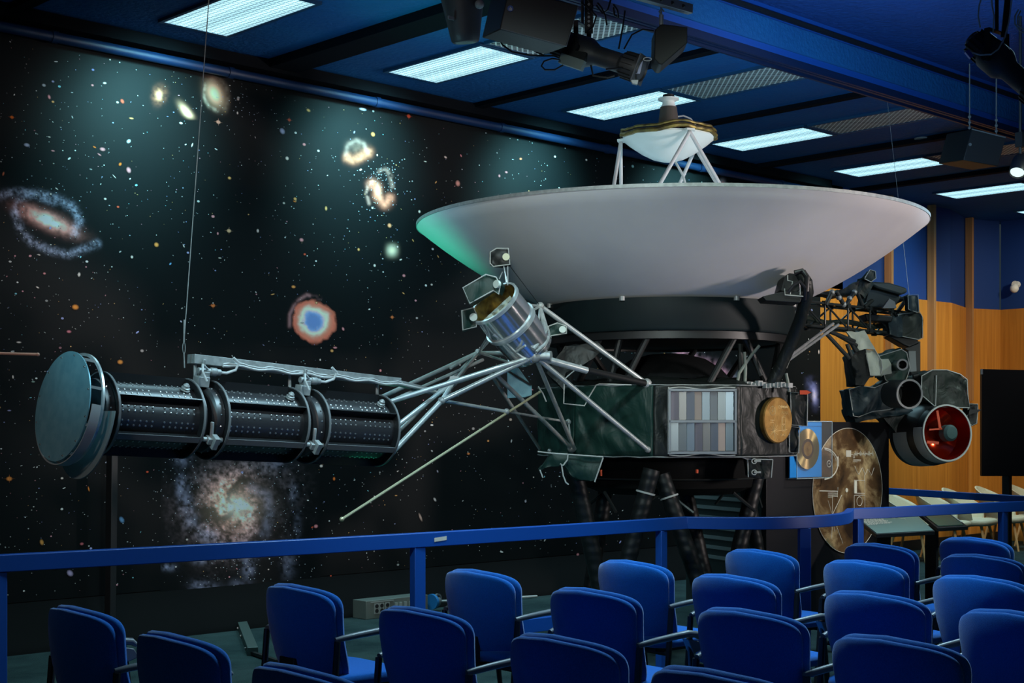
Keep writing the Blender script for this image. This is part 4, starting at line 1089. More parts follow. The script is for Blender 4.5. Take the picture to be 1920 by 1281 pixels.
for pts in ([(1402,862),(1403,895)], [(1449,862),(1446,896)], [(1391,858),(1400,861),(1449,862)]):
    mb.tube([at(x, y, 9.72) for x, y in pts], 0.004, 6)
for cy in (865, 886):
    c_ = at(1414, cy, 9.71); mb.tube([c_+(RT*math.cos(a)+UP*math.sin(a))*0.016 for a in np.linspace(0.5, 2*math.pi-.3, 20)], 0.004, 6)
    mb.tube([c_+RT*.0, c_+RT*.045], 0.007, 8)
mb.build('pouch_piping', M['piping'], craft)
cloth_box('side_pouch', [(1482,736),(1514,738),(1513,799),(1483,797)], 9.95, 0.15, 'cloth', pr=0.004)
cloth_box('side_pouch', [(1479,800),(1499,802),(1497,850),(1480,848)], 9.95, 0.12, 'cloth', pr=0.004)
mb = MB(); mb.prism([at(1500,732,9.9), at(1513,732,9.9), at(1521,736,9.9), at(1513,740,9.9), at(1500,740,9.9)], FW*.02)
lab(mb.build('red_tag', M['orange'], craft), 'small orange-red tag')

# stand legs wrapped in black cloth
M['legwrap'] = mat('wrapped_leg_cloth', (0.007,0.009,0.0095), 0.45, spec=0.4, bump=(5,0.14,'spiral'))
legs = [((1078,885,9.45),(1152,1225,9.6)), ((1222,880,9.5),(1128,1240,9.5)), ((1240,890,9.7),(1352,1215,9.6)), ((1278,890,10.6),(1345,1180,10.5)), ((1422,880,10.3),(1345,1195,10.2)), ((1140,890,11.0),(1100,1150,11.0)), ((1395,890,11.0),(1440,1150,11.1))]
for i, (a, b_) in enumerate(legs):
    A = at(*a); B = at(*b_); 
    t = (A.z-0.0)/(A.z-B.z); B = A+(B-A)*t
    L = (B-A).length; n = 60
    r0 = 0.062
    mb = MB(); mb.tube([A.lerp(B, u) for u in np.linspace(0,1,n)], [r0*(0.92+0.018*math.sin(u*n*1.35)+0.02*math.sin(u*n*.6)) for u in np.linspace(0,1,n)], 14)
    leg = mb.build('stand_leg', M['legwrap'], craft, ang=70)
    if i in (1, 2):
        mb = MB(); dd = (B-A).normalized(); mb.ring(A+dd*(0.16), dd, r0-0.002, r0+0.003, 0.012, 20); mb.build('leg_cuff', M['piping'], leg)
    mb = MB(); mb.disc((B.x, B.y, 0.012), (0,0,1), 0.08, 0.024, 20); mb.build('foot', M['concrete'], leg)

# ---- science boom: square lattice truss pointing along the wall, away from the camera
BZ0, BZ1 = 2.425, 2.615; BYc = 6.72; bw = 0.17
bx0, bx1 = 8.95, 11.30
bays = 7
truss = MB()
for y in (BYc-bw/2, BYc+bw/2):
    for z in (BZ0, BZ1): truss.tube([(bx0,y,z),(bx1,y,z)], 0.011, 8)
st = (bx1-bx0)/bays
for i in range(bays+1):
    x = bx0+st*i
    for y in (BYc-bw/2, BYc+bw/2):
        truss.tube([(x,y,BZ0),(x,y,BZ1)], 0.009, 8)
        for z in (BZ0, BZ1): truss.box((x,y,z), (0.045,0.03,0.04))
    truss.tube([(x,BYc-bw/2,BZ0),(x,BYc+bw/2,BZ0)], 0.007, 6); truss.tube([(x,BYc-bw/2,BZ1),(x,BYc+bw/2,BZ1)], 0.007, 6)
    if i < bays:
        truss.tube([(x,BYc-bw/2,BZ1),(x+st,BYc-bw/2,BZ0)], 0.008, 6); truss.tube([(x,BYc+bw/2,BZ0),(x+st,BYc+bw/2,BZ1)], 0.008, 6)
        truss.tube([(x,BYc-bw/2,BZ0),(x+st,BYc+bw/2,BZ0)], 0.006, 6)
truss.build('science_boom', M['truss'], craft)
mb = MB(); mb.tube([(bx0+(bx1-bx0)*u, BYc-0.02+0.02*math.sin(u*14), BZ0+0.055+0.012*math.sin(u*23)) for u in np.linspace(0,1,50)], 0.022, 8)
mb.build('boom_harness', M['cloth_olive'], craft)
YB = BYc-bw/2-0.01
for a, b_ in (((1548,573),(1560,548)),((1568,546),(1582,572)),((1586,572),(1602,548)),((1607,548),(1617,572)),((1620,575),(1660,545)),((1655,578),(1702,556)),((1683,585),(1700,560))):
    bar('bracing_tube', 'truss', [atY(*a, YB), atY(*b_, YB)], 0.018, 10)
for p in ((1560,548),(1582,571),(1602,548),(1573,558),(1593,560)):
    mb = MB(); mb.ball(atY(*p, YB), 0.024, 6); mb.build('brace_collar', M['alu_dull'], craft)
D_ = 12.15
cloth_box('instrument_box', [(1520,548),(1556,546),(1582,543),(1610,527),(1640,520),(1620,540),(1612,552),(1560,555)], 12.0, 0.25, 'cloth', piping=False)
o = cloth_box('instrument_box', [(1622,520),(1631,506),(1641,509),(1642,522),(1633,529),(1621,523)], 11.95, 0.12, 'cloth_olive', pr=0.004)
cloth_box('instrument_box', [(1608,545),(1614,520),(1628,525),(1640,530),(1622,560)], 12.0, 0.12, 'cloth_olive', piping=False)
mb = MB(); bx(mb, [(1632,533),(1638,528),(1668,530),(1700,540),(1702,548),(1690,553),(1645,540)], 12.1, 0.35)
slab = mb.build('electronics_box', mat('charcoal_box', (0.055,0.065,0.062), 0.45), craft, bevel=0.015)
mb = MB(); bx(mb, [(1628,540),(1645,543),(1692,556),(1676,578),(1620,576)], 12.15, 0.3)
mb.build('electronics_box', M['truss'], craft, bevel=0.012)
mb = MB(); bx(mb, [(1622,588),(1675,592),(1672,604),(1625,602)], 12.2, 0.25); mb.build('electronics_box', M['blackp'], craft, bevel=0.01)
mb = MB(); mb.prism([at(1655,578,12.05), at(1668,560,12.05), at(1678,566,12.05), at(1681,578,12.05)], FW*.05); mb.build('grey_plate', M['concrete'], craft)
cloth_box('instrument_pouch', [(1702,554),(1721,553),(1723,585),(1719,586),(1703,580)], 12.3, 0.12, 'cloth_blue', pr=0.004)
cloth_box('end_box', [(1684,590),(1724,585),(1729,594),(1730,634),(1722,637),(1686,630)], 12.35, 0.30, 'cloth_olive', pr=0.004)
cloth_box('end_box', [(1665,600),(1690,590),(1692,632),(1668,628)], 12.30, 0.2, 'cloth_blue', piping=False)
mb = MB(); bx(mb, [(1665,630),(1720,635),(1724,644),(1705,652),(1695,648)], 12.4, 0.2); mb.build('boom_foot', M['blackp'], craft, bevel=0.01)
mb = MB(); bx(mb, [(1696,640),(1726,640),(1726,705),(1708,705),(1706,660),(1697,655)], 12.75, 0.10)
post = mb.build('platform_post', M['blackp'], craft, bevel=0.005)

# ---- scan platform hanging from the boom end
for a, b_ in (((1546,622),(1592,672)),((1556,622),(1602,640)),((1570,628),(1606,648)),((1588,645),(1597,668)),((1590,632),(1605,660))):
    bar('hanger_strut', 'truss', [atY(*a, YB), atY(*b_, YB-0.03)], 0.017, 10)
cloth_box('cloth_flap', [(1584,619),(1604,622),(1621,619),(1641,655),(1612,655)], 11.95, 0.06, 'cloth_light', piping=False, label='pale grey-green cloth flap')
cloth_box('radiometer_box', [(1596,668),(1612,655),(1624,654),(1632,703),(1620,722),(1604,722)], 12.0, 0.30, 'cloth', piping=False)
cloth_box('radiometer_box', [(1623,654),(1640,656),(1652,676),(1654,690),(1651,704),(1632,704)], 11.98, 0.28, 'cloth_light', pr=0.004, label='pale grey cloth side of the box')
cloth_box('radiometer_box', [(1650,674),(1666,673),(1672,684),(1672,700),(1652,708)], 12.05, 0.2, 'cloth_light', piping=False)
cloth_box('camera_cover', [(1648,668),(1690,655),(1700,662),(1706,690),(1695,724),(1676,724),(1660,712)], 12.15, 0.28, 'cloth_green', pr=0.004, skew=(0,0.02))
def tubecam(name, cx, cy, d, r, L, m, lensm, dirv_, wall=0.012):
    c_ = at(cx, cy, d); ax_ = dirv_.normalized()
    mb = MB(); mb.lathe([(r-wall,0.0),(r-wall,-L*0.7)], c_, ax_, 40, mi=1, cap=False)
    mb.lathe([(0.0,-L*0.7),(r-wall,-L*0.7)], c_, ax_, 40, mi=1, cap=False)
    mb.lathe([(r-wall,0.0),(r,0.0),(r*0.98,-L),(0,-L)], c_, ax_, 40, cap=False)
    o = mb.build(name, [m, lensm], craft)
    mb = MB(); mb.ring(c_, ax_, r-wall, r+0.002, 0.014, 44); mb.build('barrel_lip', M['concrete'], o)
    return o
vd = -(at(1700,740,1.0)-Vector((0,0,CAMH))).normalized()
vd = (vd*1.0 + RT*0.12).normalized()
tubecam('narrow_camera', 1705, 739, 11.90, 0.122, 0.40, mat('camera_barrel', (0.035,0.045,0.048), 0.35), M['blackp'], (vd+RT*0.45).normalized(), 0.014)
tubecam('wide_camera', 1692, 684, 11.95, 0.046, 0.20, mat('small_barrel', (0.10,0.13,0.12), 0.4), M['blackp'], (vd+RT*0.1).normalized(), 0.012)
cloth_box('camera_body', [(1592,731),(1612,724),(1640,727),(1665,716),(1684,735),(1690,760),(1668,768),(1635,772),(1610,782),(1600,780)], 12.1, 0.35, 'cloth_blue', pr=0.004)
cloth_box('camera_body', [(1596,768),(1612,768),(1640,772),(1700,762),(1712,770),(1690,780),(1640,784),(1604,792)], 12.2, 0.35, 'cloth_blue', piping=False)
mb = MB(); bx(mb, [(1703,658),(1717,658),(1719,697),(1706,698)], 12.5, 0.10); mb.build('grey_plate', mat('ribbed_grey_plate', (0.16,0.18,0.19), 0.45, 0.3), craft, bevel=0.004)
mb = MB(); mb.tube([at(1712,706,12.4), at(1722,704,12.4)], 0.02, 10); mb.tube([at(1726,716,12.4), at(1737,745,12.4)], 0.03, 12); mb.box(at(1723,712,12.42), (0.08,0.06,0.07)); mb.build('pivot', M['blackp'], craft)
cloth_box('spectrometer_cover', [(1728,705),(1748,694),(1775,694),(1800,702),(1813,712),(1814,740),(1818,765),(1752,762),(1727,740)], 12.35, 0.45, 'cloth_olive', pr=0.005)
mb = MB(); mb.tube([at(1756,704,12.30), at(1754,762,12.30)], 0.005, 6); mb.build('cover_piping', M['piping'], craft)
cloth_box('side_box', [(1816,758),(1833,758),(1833,770),(1831,794),(1822,798),(1812,790)], 12.4, 0.15, 'cloth', pr=0.004)
mb = MB(); bx(mb, [(1818,768),(1841,768),(1834,773),(1816,778)], 12.35, 0.15); mb.build('side_bracket', M['blackp'], craft)
# big red-mirrored telescope, turned about 36 degrees to the right of the viewer
tcn_ = at(1776, 812, 12.25); R = 0.240
vv = -(tcn_-Vector((0,0,CAMH))).normalized(); rr_t = vv.cross(UP).normalized()
if rr_t.dot(RT) < 0: rr_t = -rr_t
td = (vv*math.cos(math.radians(35)) + rr_t*math.sin(math.radians(35)) + UP*0.05).normalized()
mb = MB(); mb.lathe([(R-0.010,-0.004),(R,0.0),(R,-0.48),(R*0.8,-0.52),(0,-0.52)], tcn_, td, 64, cap=False)
tele = mb.build('telescope', mat('satin_black_shell', (0.016,0.018,0.020), 0.35), craft)
mirror = mat('red_mirror_film', (0.80,0.05,0.015), 0.14, 0.9)
mb = MB(); mb.lathe([(0.0,-0.30),(R*0.25,-0.295),(R*0.5,-0.275),(R*0.75,-0.235),(R*0.985,-0.18)], tcn_, td, 64, cap=False)
mb.lathe([(R-0.010,-0.19),(R-0.010,-0.004)], tcn_, td, 64, mi=1, cap=False)
mb.build('mirror', [mirror, mat('dark_red_wall', (0.22,0.010,0.006), 0.3, 0.5)], tele)
mb = MB(); mb.ring(tcn_, td, R-0.010, R+0.004, 0.010, 72); mb.build('telescope_rim', M['piping'], tele)
mb = MB(); mb.lathe([(0.0,0.02),(0.05,0.016),(0.070,-0.004),(0.072,-0.07),(0.0,-0.08)], tcn_+rr_t*0.03, td, 32)
lab(mb.build('secondary_cap', mat('slate_green_cap', (0.045,0.095,0.095), 0.5), tele), 'slate green rounded centre cap')
mb = MB()
for (p, q_, w_) in (((1757,770),(1763,806),0.020), ((1738,829),(1760,831),0.024), ((1742,806),(1766,804),0.014)):
    mb.bar(at(*p, 12.26), at(*q_, 12.26), w_, 0.012, up=FW)
mb.build('red_vane', mat('red_vane', (0.85,0.09,0.02), 0.4), tele)
D2 = math.radians
slate = mat('slate_band', (0.26,0.30,0.31), 0.5)
mb = MB(); mb.lathe([(R+0.003,-0.012),(R+0.012,-0.03),(R+0.014,-0.13)], tcn_, td, 48, a0=D2(168), a1=D2(300), cap=False)
mb.build('telescope_band', slate, tele)
mb = MB(); mb.lathe([(R+0.030,-0.20),(R+0.034,-0.24),(R+0.034,-0.40)], tcn_, td, 48, a0=D2(176), a1=D2(310), cap=False); mb.build('telescope_band', slate, tele)
mb = MB(); mb.lathe([(R,-0.10),(R+0.024,-0.14),(R+0.028,-0.40),(R+0.03,-0.46),(R*0.8,-0.54)], tcn_, td, 64, cap=False)
mb.build('telescope_skirt', M['blackp'], tele)
cloth_box('telescope_cover', [(1650,775),(1700,765),(1730,768),(1745,770),(1715,800),(1712,818),(1690,830),(1672,800)], 12.5, 0.3, 'cloth', piping=False)

# ---- cables and fittings on the right, under the dish
mb = MB(); bx(mb, [(1430,556),(1466,547),(1508,546),(1500,568),(1436,564)], 9.35, 0.22); mb.build('tracker_tray', M['blackp'], craft, bevel=0.004)
mb = MB(); bx(mb, [(1463,545),(1470,520),(1480,512),(1497,514),(1500,545),(1480,552)], 9.40, 0.22); mb.build('star_tracker', M['blackp'], craft, bevel=0.006)
mb = MB()
for pts in ([(1477,516),(1477,526),(1486,528),(1484,540)], [(1471,541),(1472,553),(1506,556)], [(1482,538),(1482,552)], [(1501,539),(1500,553)]): mb.tube([at(x, y, 9.33) for x, y in pts], 0.004, 6)
mb.build('tracker_trim', M['piping'], craft)
mb = MB(); mb.tube([at(*p) for p in ((1500,513,9.42),(1512,530,9.40),(1514,548,9.42),(1508,570,9.5),(1500,600,9.6),(1480,650,9.7),(1462,690,9.75),(1447,720,9.78))], 0.042, 12)
mb.build('cable_bundle', M['cloth'], craft)
mb = MB(); mb.tube([at(1490,512,9.36), at(1504,508,9.36), at(1513,520,9.34), at(1512,545,9.34), at(1505,560,9.4)], 0.018, 10); mb.tube([at(1478,548,9.33), at(1488,535,9.31), at(1500,528,9.31), at(1510,540,9.31), at(1509,562,9.36)], 0.012, 8)
mb.build('hose', M['blackcable'], craft)
for a, b_, r in (((1562,607,11.3),(1450,692,10.2),.011),((1572,609,11.4),(1458,690,10.3),.011),((1478,608,10.6),(1500,574,11.2),.010),((1476,575,10.6),(1490,600,11.0),.008)):
    bar('stay_tube', 'alu', [at(*a), at(*b_)], r, 8)
for a, b_, r in (((1404,645,9.9),(1427,705,9.9),.018),((1388,645,9.9),(1390,715,9.9),.018),((1476,650,10.2),(1470,690,10.1),.016),((1455,590,10.3),(1500,572,10.8),.012)):
    bar('support_tube', 'truss', [at(*a), at(*b_)], r, 8)
gc_m = mat('grey_green_cable', (0.22,0.25,0.22), 0.5)
for pts in ([(1474,700),(1478,720),(1480,735)], [(1383,716),(1386,700),(1398,682),(1410,665),(1424,648)], [(1474,640),(1481,655),(1480,672),(1473,690)], [(1396,660),(1398,690),(1397,716)]):
    mb = MB(); mb.tube([at(x, y, 9.8) for x, y in pts], 0.011, 8); mb.build('loose_cable', gc_m, craft)
mb = MB()
for i in range(12):
    p = at(1402+7*i, 722+rr.uniform(-3,2), 9.75); mb.box(p, (0.05,0.03,0.02+rr.random()*0.02))
mb.build('connector_strip', M['alu_dull'], craft)
# ------------------------------------------------------------------ suspension wires
def wire(name, p0, p1, r, label):
    mb = MB(); mb.tube([p0, p1], r, 6); return mb
b0 = atY(346, 690, GY-0.02); b0 = Vector((b0.x, GY-0.02, b0.z))
top = b0 + Vector((0,0,1)); k1 = atY(345, 642, GY-0.02)
t0 = atY(409, -240, GY-0.02); t0 = k1.lerp(t0, (4.85-k1.z)/(t0.z-k1.z)) if t0.z > 4.7 else t0
t0 = k1 + (t0-k1)*((CEIL-k1.z)/(t0.z-k1.z))
w_ = thing('suspension_wire', 'thin steel wire with a crimped loop holding up the generator boom at left', 'wire', b0)
def pt(mb, nm, m):
    o = mb.build(nm, m); o.parent = w_; o.matrix_parent_inverse = Matrix.Translation(-b0); return o
mb = MB(); mb.tube([k1, t0], 0.0026, 6); pt(mb, 'cable', M['alu_dull'])
mb = MB(); mb.tube([k1+Vector((0.008*math.sin(a), 0, -0.03+0.03*math.cos(a))) for a in np.linspace(0, 2*math.pi, 16)], 0.002, 5); mb.tube([k1+Vector((0,0,-.06)), b0], 0.0035, 6); mb.tube([k1, k1+Vector((0.002,0,0.12))], 0.0042, 6); pt(mb, 'loop', M['alu_dull'])
p = atY(1705, 556, BYc)
w2_ = thing('suspension_wire', 'hair-thin wire rising from the lattice boom end behind the dish', 'wire', p)
mb = MB(); mb.tube([p, Vector((p.x, 6.95, CEIL))], 0.0018, 5); o = mb.build('cable', M['alu_dull']); o.parent = w2_; o.matrix_parent_inverse = Matrix.Translation(-p)
mb = MB(); mb.ball(p, 0.008, 5); o = mb.build('loop', M['alu_dull']); o.parent = w2_; o.matrix_parent_inverse = Matrix.Translation(-p)
# thin rod coming in at the left edge
mb = MB(); a = atY(71, 665, 9.2); b_ = atY(-260, 655, 9.93); mb.tube([a, b_], 0.010, 8); mb.ball(a, 0.013, 5)
o = mb.build('sensor_rod', mat('salmon_rod', (0.85,0.42,0.32), 0.5)); tag(o, 'thin salmon-coloured rod reaching in from the left edge in front of the mural', 'rod')

# ------------------------------------------------------------------ blue guard rails
HR = 1.03
def rail_thing(name, path, posts, label, midspan=None, h=0.078, wd=0.055, extra=None):
    base = Vector((path[0].x, path[0].y, 0))
    t = thing(name, label, 'railing', base)
    def par(o): o.parent = t; o.matrix_parent_inverse = Matrix.Translation(-base); return o
    def strip(pts, z0, z1, wd_):
        mb = MB(); vs = []; k_ = len(pts)
        for i, p in enumerate(pts):
            tt = (pts[min(i+1,k_-1)]-pts[max(i-1,0)]); tt.z = 0; tt.normalize(); n = Vector((-tt.y, tt.x, 0))
            for (s_, z) in ((-1,z0),(1,z0),(1,z1),(-1,z1)): vs.append(Vector((p.x,p.y,0))+n*(s_*wd_/2)+Vector((0,0,z)))
        fs = [(i*4+j, i*4+(j+1)%4, (i+1)*4+(j+1)%4, (i+1)*4+j) for i in range(k_-1) for j in range(4)] + [(0,1,2,3), (k_*4-1,k_*4-2,k_*4-3,k_*4-4)]
        return mb.add(vs, fs)
    par(strip(path, HR-h, HR, wd).build('top_rail', M['rail'], ang=30, bevel=0.004))
    for (p, ang) in posts:
        mb = MB(); c_, s_ = math.cos(ang), math.sin(ang)
        mb.box((p.x, p.y, (HR-h)/2), (0.075, 0.045, HR-h), (Vector((c_,s_,0)), Vector((-s_,c_,0)), Vector((0,0,1))))
        o = par(mb.build('post', M['rail'], bevel=0.003))
        mb = MB(); mb.box((p.x, p.y, 0.006), (0.15, 0.12, 0.012), (Vector((c_,s_,0)), Vector((-s_,c_,0)), Vector((0,0,1)))); q_ = mb.build('base_plate', M['rail']); q_.parent = o; q_.matrix_parent_inverse = Matrix.Translation(-base)
        q_.matrix_parent_inverse = Matrix.Identity(4)
    if midspan: par(strip(midspan, 0.42, 0.50, 0.04).build('mid_rail', M['rail'], ang=30, bevel=0.003))
    return t, par
rp = [(-300,1057),(0,1040),(300,1025),(600,1009.5),(780,999.5),(1000,987),(1240,972),(1285,969)]
rw = [atZ(x, y, HR) for x, y in rp]
curve = [(1330,969.5),(1380,970),(1430,970),(1480,969),(1520,967.5),(1550,965.5),(1570,963.5),(1584,961),(1590,958.5),(1592,956)]
cw = [atZ(x, y, HR) for x, y in curve]
rr2 = [atZ(x, y, HR) for x, y in ((1594,953.5),(1666,951),(1760,946.5),(1876,941.5),(2000,937),(2250,932))]
path = rw + cw + rr2
def ppt(px):
    pxs = [(p.dot(RT)/p.dot(FW))*FPX+960 for p in path]
    for i in range(len(path)-1):
        if pxs[i] <= px <= pxs[i+1]: return path[i].lerp(path[i+1], (px-pxs[i])/(pxs[i+1]-pxs[i]+1e-9))
    return path[-1]
mid = [ppt(x) for x in (783, 900, 1000, 1100, 1238)]
t_rail, par = rail_thing('guard_rail', path, [(ppt(-6), 0), (ppt(783), 0), (ppt(1240), 0.2), (ppt(1508), -0.6), (ppt(1609), 0), (ppt(1880), 0)],
    'royal blue guard rail running the full width in front of the spacecraft, with tape label', mid)
mb = MB(); a = ppt(806); b_ = ppt(828); n_r = Vector((0,-1,0))
tape = Vector((0,-0.0295,0)); mb.prism([a+tape+UP*-0.052, b_+tape+UP*-0.045, b_+tape+UP*-0.024, a+tape+UP*-0.031], (0,-0.001,0))
par(mb.build('tape_label', mat('beige_tape', (0.62,0.58,0.50), 0.7)))
p2 = [atZ(x, y, HR) for x, y in ((1600,910.5),(1666,915),(1790,922.5),(1920,930),(1945,931.5))]
rail_thing('guard_rail', p2, [(p2[0], 0.3), (p2[-1], 0.3)], 'dark blue guard rail behind the front one, below the cream lounge chairs', h=0.062, wd=0.05)

# ------------------------------------------------------------------ rows of blue chairs
def make_chair():
    t = bpy.data.objects.new('conference_chair', None); COL.objects.link(t); t.empty_display_size = 0.1
    def deform(sc, x0):
        def f(p):
            y, z = p.y, p.z
            w_ = 0.93 + 0.07*(z/0.235) if z > -0.1 else 0.93 + 0.07*(z/0.235) - 0.10*((-z-0.1)/0.135)**2
            y2 = y*w_
            x = p.x + 0.085*(y/0.27)**2 - 0.17*z + 0.03*(z/0.235)**2
            z2 = z - 0.038*(y/0.27)**2*(min(1, max(0,z/0.2)) if z > 0 else -0.7*min(1,-z/0.2))
            return Vector((x+x0, y2, z2))
        return f
    mb = MB(); mb.superq((-0.235,0,0.642), 0.021, 0.274, 0.232, 0.40, 0.23, 72, 14, deform=deform(1,0)); a = mb.build('back_shell', M['chair'], ang=180)
    mb = MB(); mb.superq((-0.200,0,0.648), 0.028, 0.278, 0.236, 0.50, 0.23, 72, 14, deform=deform(1,0)); b_ = mb.build('back_cushion', M['chair'], ang=180)
    def fs(p): return Vector((p.x, p.y*(1+0.10*(p.x/0.24)) , p.z - 0.018*(max(0,p.x-0.08)/0.16)**2 + 0.012*(p.y/0.25)**2))
    mb = MB(); mb.superq((0.035,0,0.452), 0.245, 0.235, 0.040, 0.42, 0.42, 48, 12, ax=(Vector((0,0,1)), Vector((1,0,0)), Vector((0,1,0)))) if False else None
    def fseat(p): return Vector((p.x, p.y, p.z))
    mb = MB()
    # seat cushion: thickness axis is z
    mb.superq((0.035,0,0.452), 0.038, 0.245, 0.262, 0.5, 0.32, 48, 12, ax=(Vector((0,0,1)), Vector((1,0,0)), Vector((0,1,0))))
    c_ = mb.build('seat', M['chair'], ang=180)
    parts = [a, b_, c_]
    mb = MB(); mb.box((0.02,0,0.408), (0.38,0.36,0.025)); mb.tube([(-0.16,-0.26,0.40),(-0.16,0.26,0.40)], 0.013, 8); mb.tube([(0.16,-0.26,0.40),(0.16,0.26,0.40)], 0.013, 8)
    mb.box((-0.225,0,0.47), (0.03,0.12,0.16)); parts.append(mb.build('seat_frame', M['chairleg'], bevel=0.004))
    for s_ in (-1, 1):
        y = s_*0.288
        mb = MB(); mb.tube([(-0.23,y,0.0),(-0.195,y,0.25),(-0.175,y,0.45),(-0.160,y,0.645)], [0.013,0.015,0.016,0.015], 10); parts.append(mb.build('leg', M['chairleg']))
        mb = MB(); mb.tube([(0.25,y,0.0),(0.215,y,0.25),(0.185,y,0.45),(0.16,y,0.655)], [0.013,0.014,0.015,0.014], 10); parts.append(mb.build('leg', M['chairleg']))
        mb = MB(); pts = [(-0.165,y*0.97,0.650),(-0.13,y,0.656),(-0.05,y*1.01,0.664),(0.06,y*1.02,0.672),(0.14,y*1.02,0.676),(0.20,y*1.01,0.668),(0.222,y,0.650)]
        mb.tube(pts, [0.012,0.014,0.015,0.016,0.017,0.016,0.010], 12)
        for i in range(len(mb.v)):
            v = mb.v[i]; 
        o = mb.build('armrest', M['armgrey'], ang=60); parts.append(o)
        mb = MB(); mb.prism([(0.13,y-0.02,0.655),(0.20,y-0.02,0.64),(0.225,y-0.02,0.60),(0.17,y-0.02,0.585)], (0,0.04,0)); parts.append(mb.build('arm_bracket', M['armgrey'], bevel=0.004))
    for o in parts: o.parent = t
    return t
CH = [  # top-left corner of the back in the photo, turn, where it stands
 (75,1130,-9,'leftmost blue armchair, standing alone nearest the left edge of the picture'),
 (243,1178,-9,'second blue armchair from the left, partly overlapping the leftmost one'),
 (463,1237,-9,'blue armchair cut by the bottom edge left of centre with only its top showing'),
 (487,1090,-9,'blue armchair in front of the grey power box, seat cushion showing at right'),
 (703,1132,-9,'blue armchair right in front of the left rail post'),
 (955,1182,-10,'blue armchair at bottom centre, right of and nearer than the rail post'),
 (1228,1243,-10,'blue armchair cut by the bottom edge right of centre with only its top showing'),
 (826,1063,-10,'blue armchair just right of the left rail post, nearest the rail'),
 (1028,1097,-10,'blue armchair between the left and middle rail posts, second from the rail'),
 (1115,1046,-12,'blue armchair directly below the middle rail post'),
 (1295,1072,-12,'blue armchair just right of the middle rail post, second from the rail'),
 (1310,1134,-12,'large blue armchair below and nearer than the chair by the middle rail post'),
 (1355,1026,-13,'blue armchair between the middle rail post and the bulge post, nearest the rail'),
 (1543,1046,-13,'blue armchair right of the bulge post, second from the rail'),
 (1549,1103,-13,'blue armchair right of the bulge post, third from the rail'),
 (1570,1184,-13,'large blue armchair at bottom right, lowest complete back left of the edge chair'),
 (1580,1015,-14,'blue armchair below the slanted text panel, nearest the rail'),
 (1765,1035,-14,'blue armchair at the right edge, second from the rail'),
 (1753,1074,-14,'blue armchair at the right edge, third from the rail'),
 (1808,1137,-14,'blue armchair at the right edge, lowest one touching the frame'),
 (1760,1004,-14,'blue armchair farthest away, near the right rail post'),
]
proto = make_chair()
for i, (px, py, rz, lb) in enumerate(CH):
    o = proto if i == 0 else copy_tree(proto)
    p = atZ(px+18, py+1, 0.882); r_ = math.radians(rz+7)
    lx, ly = -0.235, 0.15
    o.location = (p.x - (lx*math.cos(r_)-ly*math.sin(r_)), p.y - (lx*math.sin(r_)+ly*math.cos(r_)), 0)
    o.rotation_euler = (0,0,r_)
    tag(o, lb, 'chair', 'blue armchairs in rows facing the stage')

# ------------------------------------------------------------------ cream lounge chairs along the wood wall
def make_lounge():
    t = bpy.data.objects.new('lounge_chair', None); COL.objects.link(t)
    parts = []
    # shell: open tub, faces -y
    mb = MB(); vs = []; fs = []; nu, nv = 28, 10
    for lay in (0, 1):
        for j in range(nv+1):
            v = j/nv
            for i in range(nu+1):
                a = math.radians(-118 + 236*i/nu); q = abs(a)/math.radians(118)
                topz = 0.84 - 0.26*q**1.6; z = 0.36 + (topz-0.36)*v
                r = 0.22 + 0.10*v**0.8 - (0.022 if lay else 0)
                vs.append((r*1.06*math.sin(a), r*0.95*math.cos(a) + 0.06*v - 0.01, z))
    W_ = nu+1; N_ = W_*(nv+1)
    for j in range(nv):
        for i in range(nu):
            a = j*W_+i; fs.append((a, a+1, a+W_+1, a+W_)); fs.append((N_+a, N_+a+W_, N_+a+W_+1, N_+a+1))
    for i in range(nu): fs.append((nv*W_+i, nv*W_+i+1, N_+nv*W_+i+1, N_+nv*W_+i)); fs.append((i, N_+i, N_+i+1, i+1))
    for j in range(nv):
        for i in (0, nu): a = j*W_+i; fs.append((a, a+W_, N_+a+W_, N_+a))
    mb.add(vs, fs); parts.append(mb.build('tub_back', M['cream'], ang=70))
    mb = MB(); mb.superq((0,-0.06,0.41), 0.05, 0.27, 0.26, 0.5, 0.6, 40, 12, ax=(Vector((0,0,1)), Vector((1,0,0)), Vector((0,1,0)))); parts.append(mb.build('seat_cushion', M['cream'], ang=180))
    for sx in (-1,1):
        for sy in (-1,1):
            mb = MB(); mb.tube([(sx*0.17, sy*0.16-0.03, 0.37),(sx*0.24, sy*0.24-0.03, 0.0)], [0.020,0.012], 10); parts.append(mb.build('leg', M['beech']))
    for o in parts: o.parent = t
    return t
lp = make_lounge()
LC = [(1690,'leftmost cream tub lounge chair with wooden legs, half hidden behind the record board'), (1752,'second cream tub lounge chair from the left by the wood wall'), (1803,'third cream tub lounge chair from the left, just left of the screen pole'), (1864,'cream tub lounge chair directly behind the screen pole'), (1925,'cream tub lounge chair cut by the right edge behind the rail')]
for i, (px, lb) in enumerate(LC):
    o = lp if i == 0 else copy_tree(lp)
    p = atY(px, 900, 9.35); o.location = (p.x, p.y - 0.12, 0); o.rotation_euler = (0,0,math.radians(12))
    tag(o, lb, 'lounge chair', 'cream lounge chairs along the wood wall')

